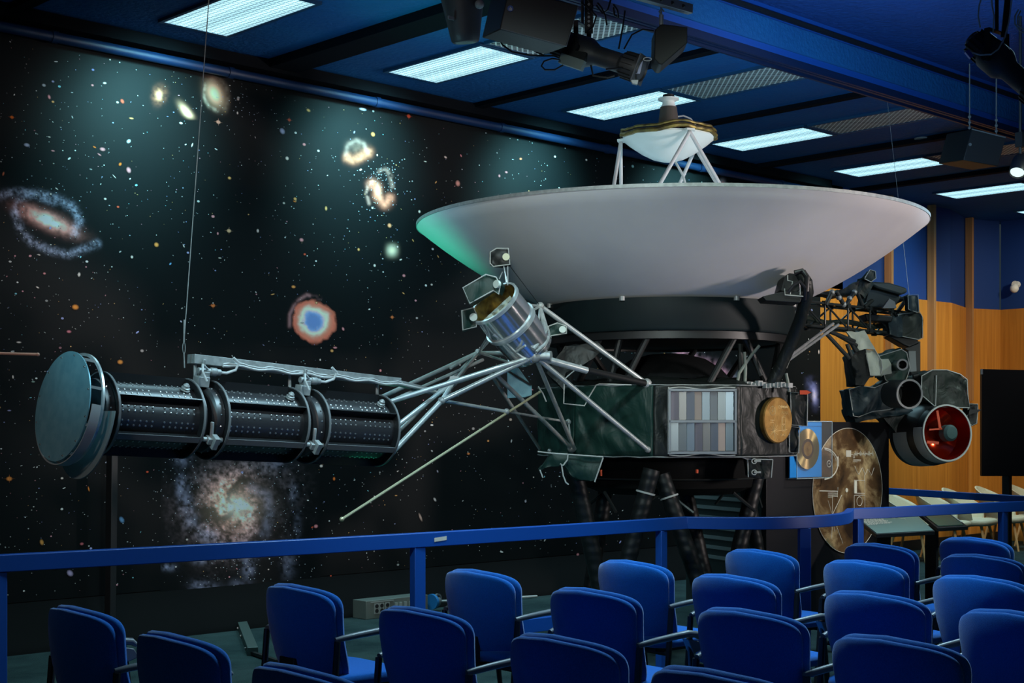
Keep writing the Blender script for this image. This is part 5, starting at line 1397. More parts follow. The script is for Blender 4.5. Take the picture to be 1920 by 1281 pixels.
# ------------------------------------------------------------------ black display screen on a stand
d = 14.5
t = thing('display_screen', 'large flat black screen on a tall black pole stand at the right edge', 'screen', (at(1888, 900, d).x, at(1888, 900, d).y, 0))
base = Vector(t.location)
def par2(o): o.parent = t; o.matrix_parent_inverse = Matrix.Translation(-base); return o
mb = MB(); mb.prism([at(1841,692,d), at(2150,700,d), at(2150,893,d), at(1841,893,d)], FW*0.06); par2(mb.build('panel', M['screen'], bevel=0.004))
mb = MB(); a = at(1888,880,d+0.1); mb.bar((a.x,a.y,0.02),(a.x,a.y,a.z), 0.08, 0.06); par2(mb.build('pole', M['blackp'], bevel=0.004))
mb = MB(); mb.box((a.x,a.y,0.012), (0.7,0.5,0.024)); par2(mb.build('base', M['blackp'], bevel=0.004))
mb = MB(); mb.prism([at(1840,692,d-.005), at(1843,692,d-.005), at(1843,702,d-.005), at(1840,702,d-.005)], FW*0.02); par2(mb.build('corner_clip', M['piping']))

# ------------------------------------------------------------------ record board and its acrylic case
BY = 6.74
bx_l, bx_r = 9.31, atY(1668, 850, BY).x
ztop_b = atY(1540, 791, BY).z
t = thing('exhibit_board', 'tall black board printed with a large brown moon-like record disc and white diagrams', 'board', ((bx_l+bx_r)/2, BY, 0))
base = Vector(t.location)
def par3(o): o.parent = t; o.matrix_parent_inverse = Matrix.Translation(-base); return o
mb = MB(); mb.box(((bx_l+bx_r)/2, BY+0.03, ztop_b/2), (bx_r-bx_l, 0.05, ztop_b)); par3(mb.build('panel', mat('board_black', (0.010,0.009,0.012), 0.45), bevel=0.003))
cc = atY(1590, 920, BY); Rm = 0.5*(atY(1590,803,BY).z-atY(1590,1037,BY).z)
# disc with mottled print
moon = bpy.data.materials.new('mottled_bronze_print'); moon.use_nodes = True; nt = moon.node_tree; b = nt.nodes['Principled BSDF']; b.inputs['Roughness'].default_value = 0.5
tcn = nt.nodes.new('ShaderNodeTexCoord'); n1 = nt.nodes.new('ShaderNodeTexNoise'); n1.inputs['Scale'].default_value = 3.0; n1.inputs['Detail'].default_value = 9; n1.inputs['Roughness'].default_value = 0.62; n1.inputs['Distortion'].default_value = 0.5
nt.links.new(tcn.outputs['Object'], n1.inputs['Vector']); r = nt.nodes.new('ShaderNodeValToRGB'); nt.links.new(n1.outputs['Fac'], r.inputs['Fac'])
r.color_ramp.elements[0].position = .36; r.color_ramp.elements[0].color = (0.022,0.010,0.005,1); r.color_ramp.elements[1].position = .66; r.color_ramp.elements[1].color = (0.50,0.36,0.19,1)
e = r.color_ramp.elements.new(.52); e.color = (0.12,0.062,0.025,1)
nt.links.new(r.outputs['Color'], b.inputs['Base Color'])
mb = MB(); mb.lathe([(0.0,-0.002),(Rm,-0.002),(Rm,0.004),(0.0,0.004)], (cc.x, BY+0.001, cc.z), (0,-1,0), 96)
par3(mb.build('record_print', moon))
M['whiteink'] = mat('white_ink', (0.75,0.72,0.64), 0.6)
mb = MB(); O_ = Vector((cc.x, BY-0.0035, cc.z))
def B_(px, py): p = atY(px, py, BY-0.0035); return p
def ln(pts, r=0.0028): mb.tube([B_(*p) for p in pts], r, 5)
def zpt(x, y): return (1420+x/3.84, 760+y/3.84)
def lz(pts, r=0.0028): ln([zpt(*p) for p in pts], r)
def rect(x0, y0, x1, y1): mb.prism([B_(*zpt(x0,y0)), B_(*zpt(x1,y0)), B_(*zpt(x1,y1)), B_(*zpt(x0,y1))], (0,-0.002,0))
rect(638,325,674,372)
lz([(674,355),(690,355),(690,380),(700,380),(700,345)] + [(702+i*3, 350+22*math.sin(i*2.3)*abs(math.sin(i*.31+.5))) for i in range(45)])
for y in (392,400,408): lz([(690,y),(745 if y<405 else 720,y+1)], 0.0018)
lz([(702,440),(712,470),(730,500),(745,468),(757,450),(775,502),(795,460),(803,470),(822,505),(840,450)], 0.0025)
lz([(697,540),(773,542),(773,635),(697,634),(697,540)]); rect(699,545,716,632)
lz([(770,540),(770,500)], .002)
lz([(697,648),(773,648),(773,740)], .0028); lz([(697,648),(697,740)], .0028)
ce = zpt(735,692); mb.tube([B_(ce[0]+5*math.cos(a), ce[1]+8.5*math.sin(a)) for a in np.linspace(0, 2*math.pi, 24, endpoint=False)], 0.0028, 5, closed=True)
lz([(445,617),(578,620),(578,590)], 0.004)
for i, y in enumerate((632,640,648,656,664)): lz([(508,y),(578 if i < 4 else 545,y+1)], 0.0018)
lz([(578,620),(578,664)], .0018)
ce = zpt(540,800)
for ang, L in ((92,170),(66,225),(80,120),(-60,165),(-90,140),(28,120),(118,70),(-110,110),(5,60),(150,50),(45,70)):
    a = math.radians(ang); x1, y1 = 540+L*math.cos(a)*0.82, 790+L*math.sin(a)
    lz([(540,790),(x1,y1)], 0.0025)
p = B_(*zpt(643,612)); 
pr_ = [zpt(478+100*math.cos(a), 422+112*math.sin(a)) for a in np.linspace(-1.55, 1.55, 30)]
mb.tube([B_(*q_) for q_ in pr_], 0.006, 6); pr_ = [zpt(478+90*math.cos(a), 422+102*math.sin(a)) for a in np.linspace(-1.5, -0.2, 18)]; mb.tube([B_(*q_) for q_ in pr_], 0.003, 6)
rect(572,370,584,440)
ce = zpt(516,422); mb.tube([B_(ce[0]+4*math.cos(a), ce[1]+6*math.sin(a)) for a in np.linspace(0, 2*math.pi, 18, endpoint=False)], 0.0028, 5, closed=True); mb.ball(B_(*ce), 0.006, 5)
mb.lathe([(0,0),(0.018,0.0),(0.018,0.002),(0,0.002)], B_(*zpt(643,612)), (0,-1,0), 16)
par3(mb.build('printed_diagram', M['whiteink']))
mb = MB(); mb.tube([O_+Vector((Rm*math.cos(a),0,Rm*math.sin(a))) for a in np.linspace(0,2*math.pi,96,endpoint=False)], 0.0028, 5, closed=True); par3(mb.build('disc_outline', M['whiteink']))
# blue case with the gold record
CY = 6.64
zc0, zc1 = atY(1500, 898, CY).z, atY(1500, 790, CY).z
xa, xb, xc = atY(1494, 840, CY).x, atY(1541, 840, CY+0.065).x, atY(1560, 840, CY).x
t = thing('record_display_case', 'clear acrylic case with bright blue back holding a shiny gold record', 'display case', ((xa+xc)/2, CY+0.1, (zc0)))
base = Vector(t.location)
def par4(o): o.parent = t; o.matrix_parent_inverse = Matrix.Translation(-base); return o
blue = mat('bright_blue_card', (0.005,0.22,0.66), 0.5)
mb = MB(); mb.box(((xa+xb)/2, CY+0.072, (zc0+zc1)/2), (xb-xa, 0.012, zc1-zc0-0.012)); par4(mb.build('blue_backing', blue, bevel=0.002))
gl = bpy.data.materials.new('clear_acrylic'); gl.use_nodes = True; b = gl.node_tree.nodes['Principled BSDF']
b.inputs['Base Color'].default_value = (0.95,0.98,1,1); b.inputs['Roughness'].default_value = 0.03; b.inputs['Alpha'].default_value = 0.03; b.inputs['IOR'].default_value = 1.45
mb = MB(); mb.box(((xa+xc)/2, CY, (zc0+zc1)/2), (xc-xa, 0.004, zc1-zc0)); par4(mb.build('acrylic_front', gl))
mb = MB(); mb.box(((xa+xc)/2, CY+0.04, zc0), (xc-xa, 0.08, 0.004)); mb.box(((xa+xc)/2, CY+0.04, zc1), (xc-xa, 0.08, 0.004)); mb.box((xc, CY+0.04, (zc0+zc1)/2), (0.004, 0.08, zc1-zc0)); par4(mb.build('acrylic_box', gl))
mb = MB()
for (x, z) in ((xa,zc0),(xc,zc0),(xa,zc1),(xc,zc1)): mb.bar((x,CY,z),(x,CY+0.08,z), .004, .004)
for z in (zc0,zc1): mb.bar((xa,CY,z),(xc,CY,z), .004,.004)
for x in (xa,xc): mb.bar((x,CY,zc0),(x,CY,zc1), .004,.004)
par4(mb.build('acrylic_edge', mat('frosted_edge', (0.45,0.60,0.66), 0.5)))
rc2 = atY(1514, 842, CY+0.045)
goldrec = bpy.data.materials.new('gold_record_metal'); goldrec.use_nodes = True; nt = goldrec.node_tree; b = nt.nodes['Principled BSDF']
b.inputs['Metallic'].default_value = 0.95; b.inputs['Base Color'].default_value = (0.92,0.66,0.30,1); b.inputs['Roughness'].default_value = 0.30; b.inputs['Anisotropic'].default_value = 0.9
tg_ = nt.nodes.new('ShaderNodeTangent'); tg_.direction_type = 'RADIAL'; tg_.axis = 'Y'; nt.links.new(tg_.outputs[0], b.inputs['Tangent'])
R2 = 0.163
mb = MB(); mb.lathe([(0.0,-0.002),(R2,-0.002),(R2,0.002),(0.0,0.002)], (0,0,0), (0,-1,0), 64)
o = mb.build('gold_record', goldrec); o.location = rc2 - base; o.parent = t
mb = MB(); mb.lathe([(R2*.50,0.0022),(R2*.50,0.0035),(R2*.36,0.0035),(R2*.36,0.0022)], rc2, (0,-1,0), 48); par4(mb.build('label_band', mat('dark_brown_ring', (0.05,0.025,0.015), 0.4)))
mb = MB(); mb.lathe([(0,0.0022),(R2*.36,0.0022),(R2*.36,0.004),(0,0.004)], rc2, (0,-1,0), 40); mb.ball(rc2+Vector((0,-.005,0)), 0.006, 5); par4(mb.build('record_label', M['gold_dark']))
mb = MB(); mb.box(((xa+xb)/2, (CY+0.079+BY+0.004)/2, (zc0+zc1)/2), (0.2, BY+0.004-CY-0.079, 0.2)); par4(mb.build('wall_bracket', M['blackp']))

# ------------------------------------------------------------------ striped graphic board behind the legs
u = (RT*0.42 - FW*0.90).normalized(); c0 = at(1372, 975, 12.6); nrm = Vector((-u.y, u.x, 0))
if nrm.dot(FW) < 0: nrm = -nrm
t = thing('striped_board', 'low dark green-grey board with pale horizontal stripes behind the wrapped legs', 'board', (c0.x, c0.y, 0)); base = Vector(t.location)
def par5(o): o.parent = t; o.matrix_parent_inverse = Matrix.Translation(-base); return o
def SP(a, z): return Vector((c0.x, c0.y, 0)) + u*a + UP*z
mb = MB(); mb.prism([SP(-0.75,0.0), SP(0.62,0.0), SP(0.62,1.16), SP(-0.75,1.16)], nrm*0.03); par5(mb.build('panel', mat('green_grey_board', (0.022,0.032,0.032), 0.6)))
mb = MB()
for i in range(7):
    z = 0.985 - i*0.088; o_ = i*0.03
    mb.prism([SP(-0.62+o_,z-0.02), SP(0.30+o_,z-0.02), SP(0.30+o_,z+0.012), SP(-0.62+o_,z+0.012)], -nrm*0.003)
par5(mb.build('pale_stripe', mat('pale_stripe_ink', (0.20,0.23,0.23), 0.6)))

# ------------------------------------------------------------------ reader panels between the rails
def reader(name, quad, dB, dF, label, mtop, text, screen=False):
    P = [at(quad[0][0], quad[0][1], dB), at(quad[1][0], quad[1][1], dB), at(quad[2][0], quad[2][1], dF), at(quad[3][0], quad[3][1], dF)]
    c_ = sum(P, Vector())/4; t = thing(name, label, 'exhibit panel', (c_.x, c_.y, 0)); base = Vector(t.location)
    def pr(o): o.parent = t; o.matrix_parent_inverse = Matrix.Translation(-base); return o
    nn = (P[1]-P[0]).cross(P[3]-P[0]).normalized()
    if nn.z < 0: nn = -nn
    mb = MB(); mb.prism([p - nn*0.03 for p in P], nn*0.03); pr(mb.build('tray', M['blackp'], bevel=0.002))
    def Q(u, v, o=0.0): return P[0].lerp(P[1], u).lerp(P[3].lerp(P[2], u), v) + nn*o
    mb = MB(); m_ = 0.02 if not screen else 0.09
    mb.prism([Q(m_,m_,.0), Q(1-m_,m_,.0), Q(1-m_,1-m_,.0), Q(m_,1-m_,.0)], nn*0.004); pr(mb.build('screen' if screen else 'printed_sheet', mtop))
    if text:
        mb = MB()
        for i in range(10):
            v = 0.08+0.048*i; e_ = 0.34 + 0.16*(i/10) + 0.03*math.sin(i*3)
            if i == 9: e_ = .2
            x = 0.04
            q = random.Random(i)
            while x < e_:
                w_ = q.uniform(0.02, 0.06); mb.prism([Q(x,v,.005), Q(min(x+w_,e_),v,.005), Q(min(x+w_,e_),v+0.018,.005), Q(x,v+0.018,.005)], nn*0.001); x += w_+0.012
        mb.prism([Q(.50,.04,.005), Q(.56,.06,.005), Q(.60,.20,.005), Q(.55,.20,.005)], nn*.001)
        mb.tube([Q(.58,.1,.006), Q(.74,.28,.006)], 0.002, 5); mb.tube([Q(.66,.06,.006), Q(.9,.07,.006)], 0.003, 5); mb.tube([Q(.66,.12,.006), Q(.86,.13,.006)], 0.002, 5)
        pr(mb.build('printed_text', M['whiteink']))
    else:
        mb = MB(); mb.bar(Q(.955,.08,.004), Q(.955,.75,.004), 0.012, 0.004); pr(mb.build('glare_strip', M['piping']))
    mb = MB(); mb.bar((c_.x, c_.y+.1, 0.0), (c_.x, c_.y+.1, c_.z-0.05), 0.10, 0.04); mb.bar((c_.x-.2, c_.y+.1, 0.015), (c_.x+.2, c_.y+.1, 0.015), .25, .03); pr(mb.build('stand', M['blackp']))
reader('reader_panel', [(1600,968),(1719,966),(1753,996),(1643,1002)], 11.75, 11.1, 'slanted grey-green reader panel with lines of white text behind the front rail', mat('grey_green_sheet', (0.13,0.20,0.18), 0.5), True)
reader('reader_panel', [(1723,963),(1779,961),(1815,987),(1757,990)], 12.0, 11.35, 'slanted dark green reader screen in a black frame right of the text panel', mat('dark_green_screen', (0.012,0.11,0.085), 0.25), False, True)

# ------------------------------------------------------------------ things on the exhibit floor
p = atZ(680, 1149, 0.0); 
t = thing('power_box', 'long grey power distribution box with sockets on the floor against the mural', 'power box', (p.x, p.y, 0)); base = Vector(t.location)
def par6(o): o.parent = t; o.matrix_parent_inverse = Matrix.Translation(-base); return o
a = atZ(618, 1152, 0.0); b_ = atZ(738, 1140, 0.0); b_.y = a.y = 9.50
gm = mat('box_grey_green', (0.16,0.19,0.17), 0.5, 0.3)
mb = MB(); mb.prism([a, b_, b_+UP*0.155, a+UP*0.155], (0,0.18,0)); body = par6(mb.build('housing', gm, bevel=0.004))
L = (b_.x-a.x)
mb = MB()
for i, u in enumerate((0.16,0.24,0.33,0.47,0.54,0.62,0.70,0.86)):
    x = a.x+L*u
    if i in (3,4,5,6): mb.box((x, a.y-0.006, 0.075), (0.028, 0.014, 0.085))
    else: mb.box((x, a.y-0.003, 0.085), (0.05, 0.006, 0.09))
mb.box((a.x+L*.25, a.y-0.004, 0.14), (L*.36,0.006,0.008))
par6(mb.build('breaker', mat('breaker_pale', (0.30,0.33,0.31), 0.5)))
for u in (0.16,0.24,0.33,0.86):
    for z in (0.065, 0.105): mb = MB(); mb.disc((a.x+L*u, a.y-0.009, z), (0,1,0), 0.017, 0.005, 16); par6(mb.build('socket', M['blackp']))
mb = MB(); pc = Vector((b_.x+0.07, a.y+0.03, 0.085)); mb.disc(pc, (1,0.3,0), 0.068, 0.035, 28); bl = par6(mb.build('plug', mat('connector_blue', (0.02,0.22,0.55), 0.4)))
mb = MB(); mb.disc(pc+Vector((0.04,0.01,0)), (1,0.3,0), 0.055, 0.05, 24); mb.ring(pc+Vector((0.05,-0.02,0.02)), (0.2,-1,0), 0.035, 0.05, 0.02, 24); par6(mb.build('plug_collar', M['concrete']))
mb = MB(); mb.tube([pc+Vector((.07,0,0)), pc+Vector((.2,0.02,-0.01)), pc+Vector((.5,0.05,-0.03)), pc+Vector((.9,0.08,-0.05)), pc+Vector((1.4,.1,-.07))], 0.010, 8); par6(mb.build('lead', M['loosec'] if 'loosec' in M else M['cable']))
# steel foot beam lying on the floor
a = atZ(447, 1154, 0.03); b_ = atZ(474, 1222, 0.03)
t = thing('floor_beam', 'dark steel square tube foot with bolts lying on the carpet left of centre', 'steel beam', (a.x, a.y, 0)); base = Vector(t.location)
mb = MB(); mb.bar(a, b_, 0.075, 0.06); o = mb.build('square_tube', mat('painted_steel_green', (0.10,0.14,0.13), 0.45, 0.4), bevel=0.003); o.parent = t; o.matrix_parent_inverse = Matrix.Translation(-base)
mb = MB()
for u in (0.1,0.4,0.62,0.93): q_ = a.lerp(b_, u); mb.lathe([(0.010,0),(0.010,0.01),(0,0.012)], q_-RT*0.04, -RT, 8)
o = mb.build('bolt', M['rivet']); o.parent = t; o.matrix_parent_inverse = Matrix.Translation(-base)
c_ = atZ(520, 1240, 0.02)
mb = MB(); mb.bar(b_-UP*.01, c_, 0.03, 0.02); o = mb.build('cross_piece', M['blackp']); o.parent = t; o.matrix_parent_inverse = Matrix.Translation(-base)
# black post in place of a crease in the mural; then the pale floor lead
a = atY(206, 1150, 9.72); b_ = atY(217, 850, 9.72)
mb = MB(); mb.bar((a.x, 9.72, 0.0), (a.x+0.02, 9.72, b_.z+.1), 0.085, 0.05); o = mb.build('crease_post', mat('crease_satin_black', (0.016,0.016,0.018), 0.5), bevel=0.004); tag(o, 'square black post standing in for a dark crease in the mural below the generator boom', 'pole')
mb = MB(); mb.tube([atZ(x, y, 0.012) for x, y in ((1256,1087),(1270,1082),(1285,1081),(1293,1087),(1310,1088),(1340,1086))], 0.010, 6); o = mb.build('floor_cable', M['cable']); tag(o, 'thin white cable curling on the floor below the bus', 'cable')

# ------------------------------------------------------------------ fittings on the right wall and ceiling
p = atY(1902, 541, 8.9); 
l_ = (1902-960)/FPX; dd = 19.43/(CA+SA*l_); p = at(1902, 541, dd)
t = thing('dome_camera', 'small white dome camera on the blue wall at the far right', 'camera', p)
mb = MB(); mb.disc(p+Vector((0.05,0,0.06)), (1,0,0), 0.05, 0.08, 20); o = mb.build('bracket', M['whitegloss']); o.parent = t; o.matrix_parent_inverse = Matrix.Translation(-p)
mb = MB(); mb.ball(p, 0.062, 10); o = mb.build('dome', M['whitegloss']); o.parent = t; o.matrix_parent_inverse = Matrix.Translation(-p)
p = atZ(1728, 259, CEIL-0.01)
mb = MB(); mb.lathe([(0.0,0.0),(0.075,0.0),(0.07,-0.012),(0.0,-0.016)], p, (0,0,1), 24); o = mb.build('smoke_detector', M['concrete']); tag(o, 'small round grey detector on the blue ceiling right of the second mesh grille', 'detector')

# ------------------------------------------------------------------ hanging stage lamps and speakers
def grp(name, label, cat, loc, g=None):
    t = thing(name, label, cat, loc, g); base = Vector(loc)
    def pr(o, parent=None):
        o.parent = t; o.matrix_parent_inverse = Matrix.Translation(-base); return o
    return t, pr
ZC = 4.92
def hang(mb, p, r=0.012):
    mb.tube([p, Vector((p.x, p.y, ZC))], r, 8)
# moving-head wash lamp
t, pr = grp('wash_lamp', 'dark grey can-shaped stage lamp pointing down at the top centre', 'stage lamp', at(872, 40, 9.3))
ax_ = (at(875,80,9.3)-at(866,-40,9.25)).normalized(); o_ = at(873, 80, 9.3)
mb = MB(); mb.lathe([(0.0,0.0),(0.080,0.0),(0.090,0.01),(0.098,0.05),(0.125,0.20),(0.142,0.30),(0.15,0.45),(0.13,0.50),(0,0.50)], o_, -ax_, 40)
can_m = mat('charcoal_plastic', (0.035,0.036,0.040), 0.5); pr(mb.build('housing', can_m))
mb = MB(); mb.lathe([(0.0,-0.002),(0.066,-0.002),(0.066,0.004),(0,0.004)], o_, -ax_, 32); pr(mb.build('lens', mat('lens_grey', (0.35,0.37,0.33), 0.15)))
mb = MB(); mb.ball(at(899,8,9.16), 0.03, 8); mb.box(at(846,34,9.16), (0.05,0.01,0.02)); pr(mb.build('badge', M['concrete']))
mb = MB(); hang(mb, at(866,-30,9.3), 0.02); pr(mb.build('hanger', M['blackp']))
# loudspeaker
t, pr = grp('loudspeaker', 'black box loudspeaker with a small round blue badge at the top centre', 'speaker', at(1010, 30, 8.5))
mb = MB(); F_ = [at(955,-22,8.30), at(1085,10,8.30), at(1062,88,8.30), at(937,55,8.30)]; mb.prism(F_, FW*0.36-RT*0.11+UP*0.05); pr(mb.build('cabinet', mat('speaker_black', (0.012,0.012,0.014), 0.5), bevel=0.006))
mb = MB(); mb.tube([at(939,54,8.29), at(1062,87,8.29), at(1084,12,8.29)], 0.003, 6); pr(mb.build('edge_trim', M['armgrey']))
mb = MB(); mb.disc(at(957,16,8.295), FW, 0.017, 0.006, 28); pr(mb.build('badge', mat('badge_blue', (0.01,0.06,0.35), 0.4)))
mb = MB()
for i, h_ in enumerate((0.010,0.014,0.010)): c_ = at(954.5+2.4*i, 17.0-h_*150, 8.94); mb.prism([at(954+2.4*i,19.5,8.29), at(955.3+2.4*i,19.5,8.29), at(955.3+2.4*i,19.5-h_*480,8.29), at(954+2.4*i,19.5-h_*480,8.29)], FW*0.002)
pr(mb.build('badge_mark', M['piping']))
mb = MB(); hang(mb, at(1000,-20,8.5), 0.015); hang(mb, at(1060,-5,8.5), 0.015); pr(mb.build('hanger', M['blackp']))
# profile spotlight
def profile(label, pts, d, rear=True, name='profile_spotlight', scale=1.0, hz=None):
    A, B = at(*pts[0]), at(*pts[1]); ax_ = (B-A).normalized(); L = (B-A).length; s_ = scale
    t, pr = grp(name, label, 'stage lamp', A.lerp(B, .5))
    mb = MB(); mb.lathe([(0.0,0.0),(0.055*s_,0.0),(0.078*s_,0.02*L/.55),(0.082*s_,0.20*L),(0.092*s_,0.22*L),(0.092*s_,0.40*L),(0.070*s_,0.47*L),(0.060*s_,0.50*L),(0.060*s_,0.76*L),(0.078*s_,0.80*L),(0.080*s_,0.97*L),(0.070*s_,L),(0.062*s_,0.97*L),(0.0,0.90*L)], A, ax_, 32); pr(mb.build('barrel', can_m, ang=30))
    mb = MB(); aa, bb, _ = frame(ax_)
    for i in range(16):
        q = 2*math.pi*i/16; dr = aa*math.cos(q)+bb*math.sin(q)
        mb.bar(A+ax_*(0.03*L)+dr*0.082*s_, A+ax_*(0.19*L)+dr*0.084*s_, 0.005, 0.010, up=dr); mb.bar(A+ax_*(0.80*L)+dr*0.080*s_, A+ax_*(0.93*L)+dr*0.082*s_, 0.004, 0.010, up=dr)
    pr(mb.build('cooling_fin', M['blackp']))
    mb = MB(); c_ = A+ax_*(0.33*L)
    side = ax_.cross(UP).normalized()
    top_ = c_+UP*0.24*s_
    for g_ in (-1,1): mb.bar(c_+side*g_*0.105*s_, c_+side*g_*0.105*s_+UP*0.16*s_, 0.03, 0.006, up=side)
    mb.bar(c_-side*0.108*s_+UP*0.16*s_, c_+side*0.108*s_+UP*0.16*s_, 0.03, 0.006, up=UP)
    for g_ in (-1,1): mb.disc(c_+side*g_*0.113*s_, side, 0.024*s_, 0.03, 16)
    mb.tube([c_+UP*0.16*s_, Vector((c_.x, c_.y, ZC))], 0.010, 8)
    pr(mb.build('yoke', M['blackp']))
    mb = MB(); mb.box(B-ax_*0.015, (0.17*s_,0.17*s_,0.006), (side, ax_.cross(side), ax_)); pr(mb.build('gel_frame', M['armgrey']))
    return t, pr, A, B, ax_
t, pr, A, B, ax_ = profile('long black profile spotlight hanging at top centre, tilted down to the right', ((1038,78,9.0),(1205,132,8.75)), 9)
mb = MB(); mb.bar(at(1052,110,8.85), at(1094,124,8.8), 0.05, 0.06); pr(mb.build('power_supply', mat('psu_grey_green', (0.22,0.27,0.25), 0.5)))
mb = MB(); mb.bar(at(1056,100,8.87), at(1100,108,8.82), 0.06, 0.05); pr(mb.build('control_box', M['blackp']))
mb = MB(); c_ = at(1214,111,8.7); mb.tube([c_+(RT*math.cos(a)+UP*0.4*math.sin(a))*0.025 for a in np.linspace(0,2*math.pi,14)], 0.003, 5); mb.prism([at(1183,150,8.7), at(1197,150,8.7), at(1195,158,8.7), at(1186,156,8.7)], FW*.03)
pr(mb.build('clip', M['cable']))
mb = MB(); mb.prism([at(1196,118,8.70), at(1206,112,8.70), at(1200,138,8.70), at(1192,138,8.70)], FW*0.004); pr(mb.build('paper_label', mat('lilac_label', (0.40,0.42,0.62), 0.6)))
# loose black cables of the cluster
mb = MB()
for pts in ([(931,50),(932,66),(942,84),(960,97),(990,103),(1020,105),(1048,104)], [(985,70),(994,84),(1005,97),(1020,104)], [(1050,112),(1035,110),(1020,115),(1015,124),(1022,131),(1040,131),(1056,122)], [(1172,20),(1168,50),(1160,92)], [(1226,58),(1205,55),(1185,65),(1170,92)]):
    mb = MB(); mb.tube([at(x, y, 8.74) for x, y in pts], 0.0055, 6); pr(mb.build('power_cable', M['blackcable']))
mb = MB()
for pts in ([(1090,5),(1105,16),(1118,30),(1112,50),(1100,60)], [(1120,5),(1128,15),(1135,30),(1138,48)], [(1145,0),(1140,18),(1130,25),(1118,10)], [(1150,8),(1158,20),(1160,34),(1152,28),(1150,14)], [(1100,-5),(1112,12),(1104,24)], [(1136,130),(1160,128),(1180,124)], [(1108,122),(1112,142),(1140,146),(1152,142)]):
    mb = MB(); mb.tube([at(x, y, 8.73) for x, y in pts], 0.006, 6); pr(mb.build('coiled_cable', M['blackcable']))
# perforated hanging strut
t, pr = grp('perforated_strut', 'upright black perforated strut above the profile spotlight', 'strut', at(1104, 30, 8.8))
mb = MB(); mb.bar(at(1104,62,8.8), Vector((at(1104,62,8.8).x, at(1104,62,8.8).y, ZC)), 0.05, 0.03, up=FW); pr(mb.build('channel', M['blackp']))
mb = MB()
for y in (8,16,24,32,40,48): mb.disc(at(1104,y,8.782), FW, 0.008, 0.004, 10)
pr(mb.build('hole_rim', M['alu_dull']))
# steel channel at the top
t, pr = grp('steel_channel', 'grey steel channel with round holes along the top edge right of centre', 'channel', at(1220, 8, 8.4))
a = at(1120,-32,8.2); b_ = at(1295,18,8.6)
mb = MB(); mb.bar(a, b_, 0.045, 0.055); pr(mb.build('channel', mat('galvanised', (0.34,0.36,0.37), 0.45, 0.5), bevel=0.003))
mb = MB()
for u in (0.55,0.67,0.79,0.91): p = a.lerp(b_, u); mb.disc(p-FW*0.030-RT*0.0, FW+RT*.7, 0.010, 0.012, 14)
pr(mb.build('hole_rim', M['blackp']))
mb = MB(); hang(mb, a.lerp(b_, .8), 0.008); hang(mb, a.lerp(b_, .35), 0.008); pr(mb.build('hanger', M['blackp']))
# small hexagonal speaker seen from behind
c_ = at(1258,80,8.6)
t, pr = grp('corner_speaker', 'small black angular speaker hanging below the steel channel', 'speaker', c_)
mb = MB(); mb.prism([at(1228,56,8.6), at(1240,45,8.6), at(1252,46,8.6), at(1289,51,8.6), at(1289,80,8.6), at(1242,121,8.6), at(1236,120,8.6), at(1227,110,8.6)], FW*0.22); pr(mb.build('cabinet', mat('speaker_matte', (0.006,0.006,0.007), 0.6), bevel=0.005))
mb = MB(); mb.tube([at(1240,47,8.62), at(1240,28,8.62)], 0.014, 10); mb.tube([at(1240,30,8.62), at(1236,22,8.6), at(1241,16,8.6), at(1245,22,8.6)], 0.005, 6); hang(mb, at(1240,28,8.62), .006); pr(mb.build('hook', M['alu_dull']))
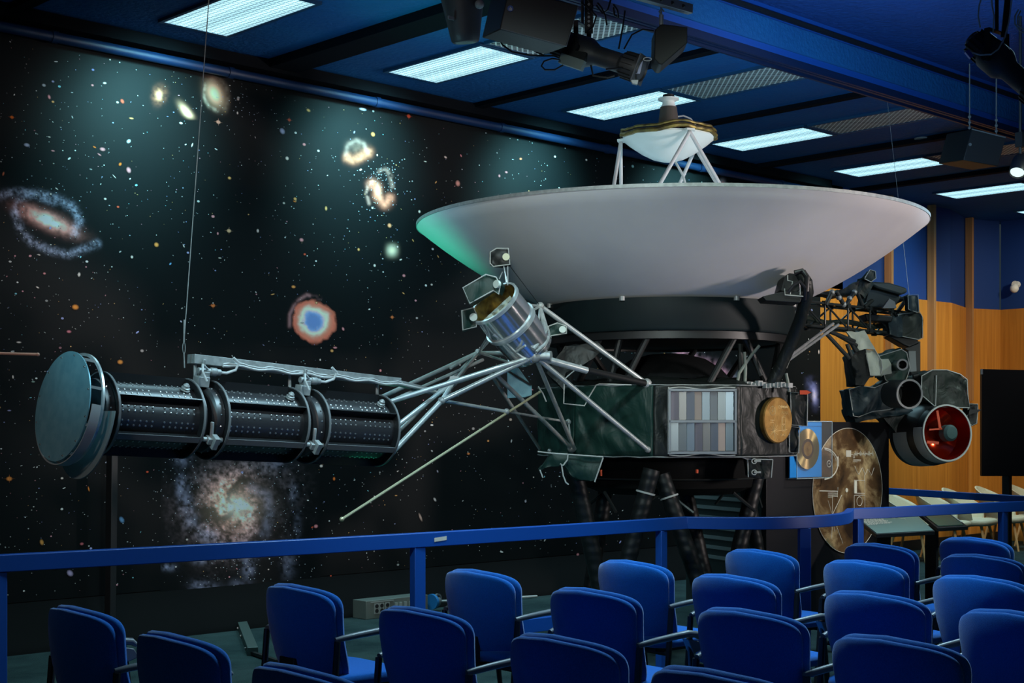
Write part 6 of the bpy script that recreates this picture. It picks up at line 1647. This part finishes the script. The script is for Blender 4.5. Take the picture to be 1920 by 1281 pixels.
# profile spotlight top right
t, pr, A, B, ax_ = profile('black profile spotlight hanging at the top right corner with grey looping cable', ((1826,76,7.6),(1960,190,7.3)), 7.6, scale=0.92)
mb = MB(); mb.disc(A-ax_*0.004, ax_, 0.052, 0.006, 24); pr(mb.build('rear_plate', M['concrete']))
mb = MB()
for pts in ([(1838,52),(1834,30),(1836,10),(1845,-20)], [(1862,62),(1864,30),(1860,10),(1858,-20)], [(1898,-10),(1892,40),(1884,70),(1872,92),(1858,102),(1838,103),(1820,98),(1808,95)], [(1910,18),(1903,30),(1903,45),(1912,58),(1922,62)], [(1914,20),(1908,32),(1908,46),(1920,56)]):
    mb.tube([at(x, y, 7.35) for x, y in pts], 0.0042, 6)
pr(mb.build('looped_cable', M['cable']))
mb = MB(); mb.bar(at(1812,96,7.34), at(1822,108,7.34), 0.022, 0.022); pr(mb.build('blue_plug', mat('plug_blue', (0.02,0.10,0.55), 0.4)))
mb = MB(); mb.bar(at(1882,70,7.5), at(1890,-10,7.5), 0.03, 0.01, up=FW); pr(mb.build('strap', M['blackp']))
# far tilted speaker
c_ = at(1850,275,13.0)
t, pr = grp('loudspeaker', 'black tilted loudspeaker hanging far right under the beam', 'speaker', c_)
mb = MB(); mb.prism([at(1822,242,13), at(1886,258,13), at(1872,312,13), at(1806,300,13)], FW*0.35-RT*0.12+UP*.03); pr(mb.build('cabinet', M['speaker'] if 'speaker' in M else mat('speaker_dark', (0.014,0.015,0.018), 0.5), bevel=0.006))
mb = MB(); mb.tube([at(1822,242,12.98), at(1886,258,12.98)], 0.006, 6); mb.disc(at(1819,271,12.98), FW, 0.014, 0.006, 16); pr(mb.build('edge_trim', M['concrete']))
mb = MB()
for px in (1818, 1868):
    p = at(px, 246 if px < 1850 else 252, 13.1); mb.tube([p, Vector((p.x, p.y, ZC))], 0.006, 6)
    for q_ in range(3): mb.ball(p+UP*(0.03+0.05*q_), 0.016, 4)
pr(mb.build('chain', M['concrete']))
# small lit downlight at the right edge
a = at(1913, 300, 11.6); b_ = at(1905, 333, 11.5); ax_ = (b_-a).normalized()
t, pr = grp('track_spotlight', 'small black can spotlight with a lit white lens at the right edge', 'stage lamp', a)
mb = MB(); mb.lathe([(0.0,-0.02),(0.05,-0.02),(0.062,0.02),(0.066,0.14),(0.060,0.15),(0.060,0.13),(0.0,0.13)], a, ax_, 28); pr(mb.build('can', M['blackp']))
mb = MB(); mb.lathe([(0,0.132),(0.055,0.132),(0.055,0.138),(0,0.138)], a, ax_, 24); pr(mb.build('lens', mat('lit_lens', (0.8,0.85,0.8), 0.4, emit=(0.8,0.95,0.85), es=0.9)))
mb = MB(); mb.tube([a, a+UP*0.12, Vector((a.x,a.y,4.6 if a.y > 6.8 else ZC))], 0.012, 8); mb.box(a+UP*0.16, (.06,.06,.12)); pr(mb.build('bracket', M['blackp']))
